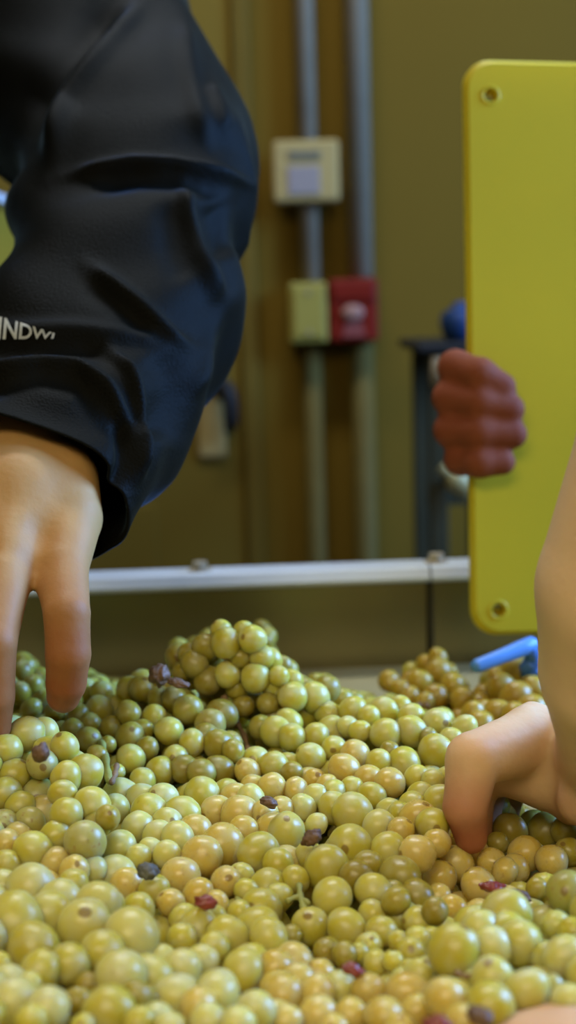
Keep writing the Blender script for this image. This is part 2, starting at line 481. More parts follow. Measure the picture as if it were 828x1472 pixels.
# navy funnel-shaped cup on the cart
c = hit(661, 455, 1, yc + .1)
zt = bz
prof = [(0, 0), (.020, 0), (.024, .006), (.028, .014), (.030, .028), (.028, .038), (.022, .044), (.012, .048), (.010, .056), (0, .058)]
n = 20
vs = []; fs = []
for (r_, z_) in prof:
    for k in range(n):
        vs.append((c[0] + r_ * math.cos(2 * math.pi * k / n), c[1] + r_ * math.sin(2 * math.pi * k / n), zt + z_))
for i in range(len(prof) - 1):
    for k in range(n): fs.append((i * n + k, i * n + (k + 1) % n, (i + 1) * n + (k + 1) % n, (i + 1) * n + k))
e = empty('bottle', (c[0], c[1], zt), 'small navy blue bottle standing on the black stand top', 'bottle')
link('body', mesh('body', vs[:7 * n], fs[:6 * n]), M['blue_dark'], e)
link('cap', mesh('cap', vs[6 * n:], [tuple(q - 6 * n for q in ff) for ff in fs[6 * n:]]), M['blue_dark'], e)

# second yellow lug on a stand, at the far left
yl = 1.55
ax, az, bx, bz = wall_rect(-380, 660, 60, 276, yl)
zr = hit(5, 281, 1, yl)[2]; zb = zr - .26
st = empty('lug_stand', ((ax + bx) / 2, yl + .2, 0), 'low steel stand under the far yellow lug at left', 'stand')
box('top', (ax + .02, yl, zb - .03), (bx - .06, yl + .38, zb - .001), M['grey_green'], st, bev=.003)
for xx in (ax + .03, bx - .10):
    for yy in (yl + .01, yl + .34):
        box('leg', (xx, yy, 0), (xx + .03, yy + .03, zb - .03), M['grey_green'], st, bev=.002)
e = empty('harvest_lug', ((ax + bx) / 2, yl + .2, zb), 'far yellow harvest lug with a pale rim behind the black sleeve', 'crate')
t = .006
for nm, lo, hi in (('front_wall', (ax, yl, zb), (bx - .05, yl + t, zr)), ('back_wall', (ax, yl + .38 - t, zb), (bx - .05, yl + .38, zr)),
                   ('side_wall', (ax, yl + t, zb), (ax + t, yl + .38 - t, zr)), ('side_wall', (bx - .05 - t, yl + t, zb), (bx - .05, yl + .38 - t, zr)),
                   ('base', (ax + t, yl + t, zb), (bx - .05 - t, yl + .38 - t, zb + t))):
    box(nm, lo, hi, M['yellow_old'], e)
bm = bmesh.new()
q = .014
add_box(bm, (ax - q, yl - q, zr - .004), (bx - .05 + q, yl + t, zr + .006), .002); add_box(bm, (ax - q, yl + .38 - t, zr - .004), (bx - .05 + q, yl + .38 + q, zr + .006), .002)
add_box(bm, (ax - q, yl, zr - .004), (ax + t, yl + .38, zr + .006), .002); add_box(bm, (bx - .05 - t, yl, zr - .004), (bx - .05 + q, yl + .38, zr + .006), .002)
link('rim', bm_mesh('rim', bm), M['rim_steel'], e)

# ceiling lamps (out of the picture, they light the tray)
for (lx, ly) in ((-.25, -1.90), (-.05, 1.50)):
    lab = 'ceiling lamp above the camera side of the tray' if ly < 0 else 'ceiling lamp above the far side of the tray'
    e = empty('ceiling_lamp', (lx, ly, ZC), lab, 'lamp')
    hx, hy = (1.14, .60) if ly < 0 else (.64, .16)
    bm = bmesh.new()
    add_box(bm, (lx - hx, ly - hy, ZC - .05), (lx + hx, ly + hy, ZC), .004)
    add_box(bm, (lx - hx, ly - hy, ZC - .11), (lx + hx, ly - hy + .015, ZC - .045)); add_box(bm, (lx - hx, ly + hy - .015, ZC - .11), (lx + hx, ly + hy, ZC - .045))
    link('housing', bm_mesh('housing', bm), M['lamp'], e)

e = empty('added_fill_lamp', (-.20, -.45, ZC), 'added unseen fill lamp hung above the near end of the tray', 'lamp')  # unseen fixture added to carry the fill light over the front grapes
bm = bmesh.new()
add_box(bm, (-.70, -.66, 2.07), (.30, -.24, 2.10), .004)
for x0, x1, y0, y1 in ((-.70, -.69, -.66, -.24), (.29, .30, -.66, -.24), (-.69, .29, -.66, -.65), (-.69, .29, -.25, -.24)): add_box(bm, (x0, y0, 2.04), (x1, y1, 2.075))
link('housing', bm_mesh('housing', bm), M['lamp'], e)
for x0 in (-.62, .22):
    v, f = tube([(x0, -.45, 2.10), (x0, -.45, ZC)], .004, 8)
    link('wire', mesh('wire', v, f), M['black'], e)

# ------------------------------------------------------------------ sorting tray
ZF = .943                       # belt height
pa = hit(120, 834, 2, 1.014); pb = hit(680, 814, 2, 1.014)
dirx = Vector(pb - pa).normalized()
yaw = math.atan2(dirx.y, dirx.x)
TM = Matrix.Translation(Vector(pa)) @ Matrix.Rotation(yaw, 4, 'Z')   # local x along the rim, y away from camera, z=0 at rim lip
Li = TM.inverted()
s_seam = (Li @ Vector(hit(618, 812, 2, 1.016))).x
s_b1 = (Li @ Vector(hit(288, 815, 2, 1.016))).x
s_b2 = (Li @ Vector(hit(626, 804, 2, 1.016))).x
zfl = ZF - 1.016
tray = empty('sorting_table', (0, .55, 0), 'stainless sorting table with a bright bolted rim full of grapes', 'table')


def tray_panel(x0, x1, bolts):
    bm = bmesh.new(); add_box(bm, (x0, .004, zfl - .03), (x1, .007, -.006), .0006, 1, TM)
    p = link('side_panel', bm_mesh('side_panel', bm), M['steel'], tray)
    # lip: folded strip whose front is a sloping round-edged face, then the flat flange behind it
    prof = [(.004, -.0098), (-.0015, -.0098), (-.0045, -.0080), (-.0048, -.0062), (-.0005, .0002), (.004, .0012), (.030, .0005), (.030, -.003), (.006, -.003)]
    vs = []; fs = []
    for xx in (x0, x1):
        for (yy, zz) in prof: vs.append(TM @ Vector((xx, yy, zz)))
    k = len(prof)
    for i in range(k): fs.append((i, (i + 1) % k, k + (i + 1) % k, k + i))
    fs.append(tuple(range(k - 1, -1, -1))); fs.append(tuple(range(k, 2 * k)))
    me = mesh('rim', vs, fs, False)
    link('rim', me, M['rim_steel'], tray)
    for s in bolts:
        bm = bmesh.new()
        bmesh.ops.create_cone(bm, cap_ends=True, segments=6, radius1=.0062, radius2=.0056, depth=.006, matrix=TM @ Matrix.Translation((s, .016, .0042)))
        bmesh.ops.create_cone(bm, cap_ends=True, segments=16, radius1=.0085, radius2=.0085, depth=.0015, matrix=TM @ Matrix.Translation((s, .016, .0013)))
        link('bolt', bm_mesh('bolt', bm), M['bolt'], tray)


tray_panel(-.42, s_seam - .0008, [s_b1, s_b1 - .24])
tray_panel(s_seam + .0008, .62, [s_b2, s_b2 + .20])
bm = bmesh.new(); add_box(bm, (s_seam - .0025, .001, zfl - .01), (s_seam + .0025, .0042, -.0105), .001, 1, TM)
link('joint_strip', bm_mesh('joint_strip', bm), M['grey_green'], tray)
box('belt', (-.56, -.20, ZF - .012), (.50, 1.00, ZF), M['belt'], tray)
box('near_panel', (-.56, -.205, ZF - .03), (.50, -.20, 1.0), M['steel'], tray)
box('under_frame', (-.54, -.18, ZF - .07), (.48, .90, ZF - .013), M['steel'], tray)
for xx in (-.52, .44):
    for yy in (-.16, .84):
        box('leg', (xx, yy, 0), (xx + .04, yy + .04, ZF - .07), M['steel'], tray, bev=.003)

# ------------------------------------------------------------------ signed-distance bodies (hands, arms)


def surface_nets(Fv, origin, h):
    nx, ny, nz = Fv.shape
    S = Fv < 0
    idx = np.full((nx - 1, ny - 1, nz - 1), -1, np.int64)
    acc = np.zeros((nx - 1, ny - 1, nz - 1, 3)); cnt = np.zeros((nx - 1, ny - 1, nz - 1))
    corners = [(i, j, k) for i in (0, 1) for j in (0, 1) for k in (0, 1)]

    def sl(c):
        return tuple(slice(c[d], Fv.shape[d] - 1 + c[d]) for d in range(3))
    for ca in corners:
        for ax in range(3):
            if ca[ax] == 1: continue
            cb = list(ca); cb[ax] = 1
            fa, fb = Fv[sl(ca)], Fv[sl(cb)]
            m = (fa < 0) != (fb < 0)
            t = np.where(m, fa / np.where(m, fa - fb, 1), 0)
            for d in range(3):
                acc[..., d] += np.where(m, ca[d] + (t if d == ax else 0), 0)
            cnt += m
    m = cnt > 0
    idx[m] = np.arange(m.sum())
    ii = np.argwhere(m)
    V = (ii + acc[m] / cnt[m][:, None]) * h + origin
    faces = []
    for ax in range(3):
        u, w = (ax + 1) % 3, (ax + 2) % 3
        sa = [slice(None)] * 3; sb = [slice(None)] * 3
        sa[ax] = slice(0, -1); sb[ax] = slice(1, None)
        A, B = S[tuple(sa)], S[tuple(sb)]
        e = np.argwhere(A != B)
        e = e[(e[:, u] > 0) & (e[:, w] > 0) & (e[:, u] < Fv.shape[u] - 1) & (e[:, w] < Fv.shape[w] - 1)]
        flip = A[tuple(e.T)]
        q = []
        for du, dw in ((1, 1), (0, 1), (0, 0), (1, 0)):
            c = e.copy(); c[:, u] -= du; c[:, w] -= dw
            q.append(idx[tuple(c.T)])
        q = np.stack(q, 1)
        q[~flip] = q[~flip][:, ::-1]
        faces.append(q)
    return V, np.concatenate(faces)


def cone_sdf(X, a, ra, b, rb):
    ba = b - a; l2 = ba @ ba
    t = np.clip(((X - a) @ ba) / max(l2, 1e-12), 0, 1)
    d = np.linalg.norm(X - a - t[..., None] * ba, axis=-1)
    return d - (ra + (rb - ra) * t), t


def sdf_body(name, groups, h=.0016, k_in=.003, k_out=.007, dents=()):
    """groups: list of chains; a chain is a list of (point, radius, flush). Chains blend smoothly with each other."""
    allp = np.array([p for g in groups for (p, r, fl) in g]); allr = max(r for g in groups for (p, r, fl) in g)
    lo = allp.min(0) - allr - 3 * h; hi = allp.max(0) + allr + 3 * h
    n = np.ceil((hi - lo) / h).astype(int) + 1
    ax = [lo[d] + h * np.arange(n[d]) for d in range(3)]
    X = np.stack(np.meshgrid(*ax, indexing='ij'), -1).astype(np.float32)
    Fv = np.full(n, 1.0, np.float32)
    for g in groups:
        G = np.full(n, 1.0, np.float32)
        for (a, ra, _), (b, rb, _) in zip(g[:-1], g[1:]):
            a = np.asarray(a, np.float32); b = np.asarray(b, np.float32)
            pad = 2.5 * max(ra, rb) + k_out * 2
            s0 = np.maximum(((np.minimum(a, b) - pad - lo) / h).astype(int), 0)
            s1 = np.minimum(((np.maximum(a, b) + pad - lo) / h).astype(int) + 2, n)
            sl = tuple(slice(s0[d], s1[d]) for d in range(3))
            D, _t = cone_sdf(X[sl], a, ra, b, rb)
            # joint blend inside a chain
            cur = G[sl]; hh = np.clip(.5 + .5 * (cur - D) / k_in, 0, 1)
            G[sl] = cur * (1 - hh) + D * hh - k_in * hh * (1 - hh)
        hh = np.clip(.5 + .5 * (Fv - G) / k_out, 0, 1)
        Fv = Fv * (1 - hh) + G * hh - k_out * hh * (1 - hh)
    for (p, r, depth) in dents:
        D = np.linalg.norm(X - np.asarray(p, np.float32), axis=-1)
        Fv = Fv + depth * np.exp(-(D / r) ** 2)
    V, Q = surface_nets(Fv, lo, h)
    # relax the voxel steps
    ed = np.concatenate([Q[:, [0, 1]], Q[:, [1, 2]], Q[:, [2, 3]], Q[:, [3, 0]]])
    deg = np.bincount(ed.ravel(), minlength=len(V)).astype(float)[:, None]
    for lam in (.55, -.57, .55, -.57, .5):
        s = np.zeros_like(V)
        np.add.at(s, ed[:, 0], V[ed[:, 1]]); np.add.at(s, ed[:, 1], V[ed[:, 0]])
        V = V + lam * (s / np.maximum(deg, 1) - V)
    me = mesh(name, V, Q)
    # skin flush of the nearest chain segment
    best = np.full(len(V), 1e9); fl = np.zeros(len(V))
    for g in groups:
        for (a, ra, fa), (b, rb, fb) in zip(g[:-1], g[1:]):
            D, t = cone_sdf(V, np.asarray(a), ra, np.asarray(b), rb)
            m = D < best; best[m] = D[m]; fl[m] = (fa + (fb - fa) * t)[m]
    acc = fl.copy()
    for _ in range(6):
        s = np.zeros(len(V)); np.add.at(s, ed[:, 0], acc[ed[:, 1]]); np.add.at(s, ed[:, 1], acc[ed[:, 0]])
        acc = s / np.maximum(deg[:, 0], 1)
    at = me.attributes.new('flush', 'FLOAT', 'POINT'); at.data.foreach_set('value', acc.astype(np.float32))
    return me


PRIMS = []       # capsules of hands, kept free of fill grapes


def J(px, py, z, rpx, fl=0.0):
    return (P(px, py, z), rpx * z / FPX, fl)


def note(groups):
    for g in groups:
        for (a, ra, _), (b, rb, _) in zip(g[:-1], g[1:]): PRIMS.append((np.asarray(a), ra, np.asarray(b), rb))


# ------------------------------------------------------------------ person at the left: black jacket sleeve and bare hand
shoulder = P(-110, -330, 1.02)
pers = empty('person', (shoulder[0] - .12, shoulder[1] + .10, 0), 'person in black jacket leaning in from the left, hand down in the grapes', 'person')

LH = [
    [J(60, 560, .70, 80), J(40, 640, .650, 82), J(30, 720, .606, 84)],                          # wrist
    [J(88, 690, .612, 54), J(97, 745, .600, 50), J(88, 818, .575, 39, .2), J(96, 882, .556, 33.5, .6), J(98, 940, .555, 32.5, .85), J(95, 982, .560, 29, 1.0), J(91, 1001, .563, 24.5, 1.0)],   # little finger
    [J(40, 700, .606, 56), J(5, 828, .565, 40, .1), J(-9, 925, .542, 33, .55), J(-10, 1000, .545, 31, .8), J(-9, 1045, .550, 25, .9)],     # ring finger
    [J(-15, 700, .606, 56), J(-75, 840, .560, 42, .1), J(-85, 945, .535, 34, .5), J(-80, 1030, .540, 31, .8), J(-78, 1070, .545, 25, .9)],
    [J(-50, 700, .608, 54), J(-150, 825, .565, 42, .1), J(-170, 925, .540, 34, .5), J(-160, 1005, .545, 30, .8), J(-155, 1040, .55, 24, .9)],
    [J(-60, 710, .608, 50), J(-170, 780, .600, 44, .1), J(-235, 870, .580, 34, .4), J(-240, 950, .57, 29, .8), J(-236, 985, .57, 23, .9)],
    [J(60, 760, .596, 50), J(-80, 780, .588, 56)],
]
note(LH)
dents = [(P(99, 872, .535), .004, .0012), (P(98, 884, .534), .003, .0010), (P(52, 760, .57), .007, .0022), (P(44, 800, .56), .007, .0026), (P(-30, 790, .56), .009, .002),
         (P(97, 950, .54), .003, .0008)]
link('hand', sdf_body('hand', LH, .0014, .0010, .0065, dents), M['skin_l'], pers)

# sleeve: loft of sections across the arm (left pixel, right pixel, depth)
SEC = [((-150, -90), (185, -215), .985, .70), ((-100, 50), (268, -5), .91, .72), ((-45, 165), (322, 118), .86, .74), ((8, 232), (358, 205), .815, .76),
       ((26, 285), (374, 262), .785, .76), ((24, 330), (353, 302), .765, .76), ((8, 400), (342, 380), .742, .76), ((-20, 470), (330, 470), .715, .76),
       ((-50, 540), (303, 558), .685, .74), ((-75, 592), (262, 625), .658, .70), ((-88, 628), (222, 695), .632, .68), ((-95, 648), (188, 742), .612, .66)]
RIDGES = [  # polyline in the photograph's pixels, height in metres, half width in pixels
    ([(85, 250), (130, 240), (190, 231), (250, 233), (310, 248), (372, 268)], .0055, 8), ([(120, 268), (200, 256), (280, 266), (345, 288)], -.005, 12),
    ([(262, 262), (268, 310), (285, 365), (310, 420), (325, 440)], .006, 10), ([(305, 285), (318, 330), (335, 370)], -.008, 20), ([(235, 290), (245, 350), (270, 410)], -.003, 16),
    ([(120, 375), (165, 408), (215, 450), (255, 485), (285, 500)], .0055, 9), ([(120, 400), (170, 436), (220, 480)], -.004, 13),
    ([(338, 390), (322, 460), (300, 530), (270, 580)], .004, 12), ([(230, 500), (245, 560), (225, 640)], -.007, 26),
    ([(-20, 540), (60, 527), (110, 530), (150, 560), (185, 610), (200, 660)], .0055, 9), ([(-20, 560), (60, 552), (110, 560), (150, 600)], -.004, 12),
    ([(155, 495), (185, 540), (202, 590), (205, 640), (198, 710)], .006, 8), ([(175, 590), (180, 660), (172, 720)], -.006, 9),
    ([(-20, 505), (60, 502), (120, 500), (170, 520)], -.005, 12), ([(-20, 470), (100, 470), (200, 480), (270, 505)], .003, 12),
    ([(210, -10), (145, 75), (92, 140), (64, 250)], .008, 16), ([(180, -20), (110, 75), (60, 140), (35, 240)], -.009, 22),
    ([(262, 20), (270, 90), (285, 160), (310, 225)], .003, 14), ([(300, 120), (330, 190)], .003, 10),
]


def seg_dist(px, py, poly):
    """distance to a polyline and the place along it (0..1)"""
    d = np.full(px.shape, 1e9); tt = np.zeros(px.shape)
    ls = [math.hypot(b[0] - a[0], b[1] - a[1]) for a, b in zip(poly[:-1], poly[1:])]; L = sum(ls); run = 0
    for (x0, y0), (x1, y1), l in zip(poly[:-1], poly[1:], ls):
        vx, vy = x1 - x0, y1 - y0
        t = np.clip(((px - x0) * vx + (py - y0) * vy) / (vx * vx + vy * vy), 0, 1)
        q = np.hypot(px - x0 - t * vx, py - y0 - t * vy)
        m = q < d
        d = np.where(m, q, d); tt = np.where(m, (run + t * l) / L, tt); run += l
    return d, tt


def make_sleeve():
    cs, avs, ths = [], [], []
    for (l, r, z, th) in SEC:
        a = P(*l, z); b = P(*r, z - .006)
        cs.append((a + b) / 2); avs.append((b - a) / 2); ths.append(np.array([th, 0, 0]))
    n = 16
    C = smooth_path(cs, n); A = smooth_path(avs, n); T = [t[0] for t in smooth_path(ths, n)]
    m = 180
    rows = len(C)
    V = np.zeros((rows, m, 3))
    for i in range(rows):
        ax = C[min(i + 2, rows - 1)] - C[max(i - 2, 0)]; ax /= np.linalg.norm(ax)
        a = A[i]; la = np.linalg.norm(a)
        b = np.cross(a / la, ax); b /= np.linalg.norm(b)
        if b[1] > 0: b = -b                      # b points towards the camera side
        for k in range(m):
            an = 2 * math.pi * k / m
            cx_, sx_ = math.cos(an), math.sin(an)
            e = .88
            V[i, k] = C[i] + a * math.copysign(abs(cx_) ** e, cx_) + b * la * T[i] * math.copysign(abs(sx_) ** e, sx_)
    # folds
    def normals(V):
        du = np.gradient(V, axis=0); dv = (np.roll(V, -1, 1) - np.roll(V, 1, 1))
        Nn = np.cross(dv, du); Nn /= np.linalg.norm(Nn, axis=-1, keepdims=True) + 1e-12
        cen = V.mean(1, keepdims=True)
        s = np.sign(((V - cen) * Nn).sum(-1, keepdims=True)); return Nn * s
    N0 = normals(V)
    v = V - CAM; z = v @ _F
    px = W / 2 + FPX * (v @ _R) / z; py = H / 2 - FPX * (v @ _U) / z
    face = np.clip(-(N0 @ _F) * 1.6 + .25, 0, 1)       # folds drawn on the side that faces the photograph
    disp = np.zeros(px.shape)
    for poly, amp, w in RIDGES:
        d_, t_ = seg_dist(px, py, poly)
        if amp < 0: amp *= .8; w *= 1.25
        end = np.clip(np.minimum(t_, 1 - t_) / .22, 0, 1) if 0 < poly[0][0] else np.clip((1 - t_) / .25, 0, 1)
        disp += amp * (.15 + .85 * end * end * (3 - 2 * end)) * np.exp(-(d_ / w) ** 2)
    disp *= face
    # folds round the back and gentle irregularity everywhere
    ii, kk = np.meshgrid(np.arange(rows) / rows, 2 * np.pi * np.arange(m) / m, indexing='ij')
    disp += .0016 * np.sin(22 * ii + 2.2 * np.sin(kk + 1)) + .0012 * np.sin(41 * ii + 3 * np.cos(2 * kk))
    disp += .005 * (1 - face) * np.sin(34 * ii + 1.5 * np.sin(2 * kk))
    V = V + N0 * disp[..., None]
    vs = V.reshape(-1, 3); fs = []
    for i in range(rows - 1):
        for k in range(m): fs.append((i * m + k, i * m + (k + 1) % m, (i + 1) * m + (k + 1) % m, (i + 1) * m + k))
    # turned-in hem: the cloth goes back up inside the cuff
    base = len(vs)
    last = V[-1]; cen = last.mean(0); ins = []
    axd = C[-1] - C[-6]; axd /= np.linalg.norm(axd)
    for s, d in ((.975, .0015), (.95, -.001), (.93, -.02), (.90, -.06)):
        ins.append(cen + (last - cen) * s + axd * d)
    vs = np.concatenate([vs] + ins)
    pr = (rows - 1) * m
    for j in range(len(ins)):
        cr = base + j * m
        for k in range(m): fs.append((pr + k, pr + (k + 1) % m, cr + (k + 1) % m, cr + k))
        pr = cr
    return vs, fs, C


sv, sf, SCEN = make_sleeve()
sl_me = mesh('jacket_sleeve', sv, sf)
sleeve = link('jacket_sleeve', sl_me, M['cloth'], pers)
# white lettering stitched on the forearm
fc = bpy.data.curves.new('lettering', 'FONT'); fc.body = 'INDWI'; fc.size = 1.0; fc.shear = .12; fc.offset = .022
to = bpy.data.objects.new('lettering_tmp', fc); COL.objects.link(to)
bpy.context.view_layer.update()
tme = bpy.data.meshes.new_from_object(to.evaluated_get(bpy.context.evaluated_depsgraph_get()))
bpy.data.objects.remove(to); bpy.data.curves.remove(fc)
bm = bmesh.new(); bm.from_mesh(tme)
bmesh.ops.triangulate(bm, faces=bm.faces)
bmesh.ops.subdivide_edges(bm, edges=bm.edges, cuts=1)
xsv = [v.co.x for v in bm.verts]; x0, x1_ = min(xsv), max(xsv); ysv = [v.co.y for v in bm.verts]; y0, y1_ = min(ysv), max(ysv)
tree = BVHTree.FromPolygons([tuple(q) for q in sv], [tuple(q) for q in sf])
for v in bm.verts:
    u = (v.co.x - x0) / (x1_ - x0); t = (v.co.y - y0) / (y1_ - y0)
    px = -5 + 84 * u ** .9
    yb_ = 488 - 1 * u; yt_ = 454 + 25 * u
    py = yb_ + (yt_ - yb_) * t
    d = Vector(ray(px, py)).normalized()
    h_ = tree.ray_cast(Vector(CAM), d)
    v.co = (h_[0] - d * .0012) if h_[0] else Vector(P(px, py, .68))
link('lettering', bm_mesh('lettering', bm), M['thread'], pers)
bpy.data.meshes.remove(tme)


def loft(rings, n=28):
    """closed body of elliptical rings: (centre, rx, ry)"""
    vs, fs = [], []
    for (c, rx, ry) in rings:
        for k in range(n):
            an = 2 * math.pi * k / n
            vs.append((c[0] + rx * math.cos(an), c[1] + ry * math.sin(an), c[2]))
    for i in range(len(rings) - 1):
        for k in range(n): fs.append((i * n + k, i * n + (k + 1) % n, (i + 1) * n + (k + 1) % n, (i + 1) * n + k))
    fs.append(tuple(range(n - 1, -1, -1))); m = (len(rings) - 1) * n; fs.append(tuple(range(m, m + n)))
    return vs, fs


# jacket body: leaning over from behind the far rim, above the left edge of the picture
sx, sy, sz = SCEN[0]
bx0 = sx - .17
v, f = loft([((bx0 - .10, 1.42, .98), .17, .12), ((bx0 - .10, 1.38, 1.10), .165, .12), ((bx0 - .09, 1.30, 1.22), .175, .125), ((bx0 - .07, 1.20, 1.32), .185, .13),
             ((bx0 - .04, 1.10, 1.40), .20, .125), ((bx0 - .01, 1.02, 1.47), .19, .11), ((bx0 - .02, .98, 1.53), .10, .08), ((bx0 - .02, .97, 1.56), .06, .06)])
link('jacket_body', mesh('jacket_body', v, f), M['cloth'], pers)
v, f = tube(smooth_path([SCEN[6], SCEN[0], SCEN[0] + np.array([-.06, .03, .06]), (bx0 + .06, 1.03, 1.46)], 6), [.055] * 6 + [.06] * 13, 20)
link('jacket_shoulder', mesh('jacket_shoulder', v, f), M['cloth'], pers)
bm = bmesh.new()
for sgn in (-1, 1):
    vv, ff = tube([(bx0 - .10 + sgn * .085, 1.46, 0), (bx0 - .10 + sgn * .085, 1.45, .5), (bx0 - .10 + sgn * .07, 1.42, 1.0)], [.06, .08, .095], 16)
    bv = [bm.verts.new(tuple(q)) for q in vv]
    for q in ff: bm.faces.new([bv[i] for i in q])
link('trousers', bm_mesh('trousers', bm, True), M['denim'], pers)

# ------------------------------------------------------------------ person at the right: bare arm and hand in the grapes
RH = [
    # forearm, wrist and palm
    [J(1230, 120, .46, 200), J(1100, 380, .455, 178), J(985, 640, .462, 152), J(917, 850, .474, 146), J(900, 960, .490, 124), J(905, 1050, .515, 104, .1), J(880, 1100, .545, 84, .1)],
    [J(905, 1060, .535, 90, .1), J(850, 1098, .555, 72, .05), J(785, 1078, .562, 60, .05)],
    # index: proximal, bent at the middle joint, pressing down
    [J(800, 1075, .560, 58, .0), J(752, 1068, .552, 46, .0), J(680, 1092, .532, 39.5, .15), J(669, 1160, .528, 32, .85), J(677, 1204, .532, 24, 1.15)],
    # middle, ring, little behind it
    [J(805, 1078, .585, 56), J(755, 1076, .580, 44), J(688, 1098, .568, 36, .2), J(678, 1165, .566, 30, .7), J(684, 1205, .568, 24, .9)],
    [J(815, 1082, .605, 52), J(770, 1085, .604, 42), J(704, 1106, .598, 34, .2), J(692, 1165, .598, 28, .7), J(696, 1200, .60, 22, .9)],
    [J(830, 1090, .62, 46), J(790, 1098, .622, 36), J(736, 1116, .620, 29, .2), J(722, 1165, .622, 24, .7), J(724, 1190, .622, 20, .9)],
    [J(870, 1116, .55, 66, .1), J(790, 1106, .560, 59, .1), J(728, 1102, .562, 43, .1)],
    # thumb tucked below the palm
    [J(880, 1120, .535, 60, .1), J(838, 1150, .535, 37, .5), J(822, 1160, .555, 27, .6)],
    [J(756, 1036, .556, 22, .0), J(764, 1032, .560, 24, .0)],
]
note(RH)
pr_c = P(1700, -100, .62)
persr = empty('person', (.66, .28, 0), 'person reaching a bare forearm in from the right, finger pressed between the grapes', 'person')
dents = [(P(640, 1165, .515), .0035, .0013), (P(655, 1166, .512), .003, .0012), (P(672, 1168, .512), .003, .0010)]
link('bare_arm', sdf_body('bare_arm', RH, .0017, .0015, .0035, dents), M['skin_r'], persr)
# other bare arm of the same person, its wrist just inside the lower right corner
RO = [[J(1500, 1500, .40, 190), J(1150, 1560, .385, 170), J(900, 1582, .375, 140, .2), J(820, 1592, .37, 140, .3), J(770, 1592, .37, 128, .3)],
      [J(840, 1600, .37, 100, .3), J(700, 1640, .365, 80, .4), J(620, 1700, .36, 46, .6)],
      [J(840, 1600, .38, 100, .3), J(720, 1660, .40, 70, .4), J(660, 1730, .41, 44, .6)],
      [J(860, 1640, .36, 90, .3), J(740, 1720, .35, 50, .5), J(690, 1800, .35, 40, .7)]]
note(RO)
link('other_forearm', sdf_body('other_forearm', RO, .0025, .004, .007), M['skin_r'], persr)
el = P(1230, 120, .46); eo = P(1500, 1500, .40)
v, f = tube(smooth_path([el + np.array([-.012, -.003, -.012]), el + np.array([.05, .01, .05]), (.42, .30, 1.42), (.55, .30, 1.47)], 6), [.060] * 4 + [.065] * 8 + [.075] * 7, 22)
link('shirt_sleeve', mesh('shirt_sleeve', v, f), M['shirt'], persr)
v, f = tube(smooth_path([eo + np.array([-.02, 0, .004]), eo + np.array([.05, .01, .03]), (.46, .22, 1.25), (.57, .24, 1.44)], 6), [.05] * 4 + [.06] * 8 + [.072] * 7, 22)
link('shirt_sleeve', mesh('shirt_sleeve', v, f), M['shirt'], persr)
v, f = loft([((.70, .27, .98), .115, .16), ((.70, .27, 1.12), .115, .155), ((.68, .27, 1.28), .125, .175), ((.66, .27, 1.42), .12, .185), ((.65, .27, 1.49), .09, .14), ((.65, .27, 1.53), .06, .06)])
link('shirt', mesh('shirt', v, f), M['shirt'], persr)
bm = bmesh.new()
for sgn in (-1, 1):
    vv, ff = tube([(.72, .27 + sgn * .085, 0), (.72, .27 + sgn * .085, .5), (.70, .27 + sgn * .07, 1.0)], [.06, .08, .095], 16)
    bv = [bm.verts.new(tuple(q)) for q in vv]
    for q in ff: bm.faces.new([bv[i] for i in q])
link('trousers', bm_mesh('trousers', bm, True), M['denim'], persr)

# ------------------------------------------------------------------ yellow board
ZB = .862
tl = P(668, 84, ZB); bl = P(680, 914, ZB)
bh = np.linalg.norm(tl - bl)
upb = (tl - bl) / bh
yawb = math.radians(7)
rgt = np.array([math.cos(yawb), math.sin(yawb), 0]); rgt -= upb * (rgt @ upb); rgt /= np.linalg.norm(rgt)
nrm = np.cross(rgt, upb)                      # towards the camera
if nrm[1] > 0: nrm = -nrm
BM = Matrix(((rgt[0], upb[0], nrm[0], bl[0]), (rgt[1], upb[1], nrm[1], bl[1]), (rgt[2], upb[2], nrm[2], bl[2]), (0, 0, 0, 1)))
bw = .30
board = empty('yellow_board', Vector(bl), 'upright yellow plastic board with rounded corners and holes, gripped by a hand', 'board')


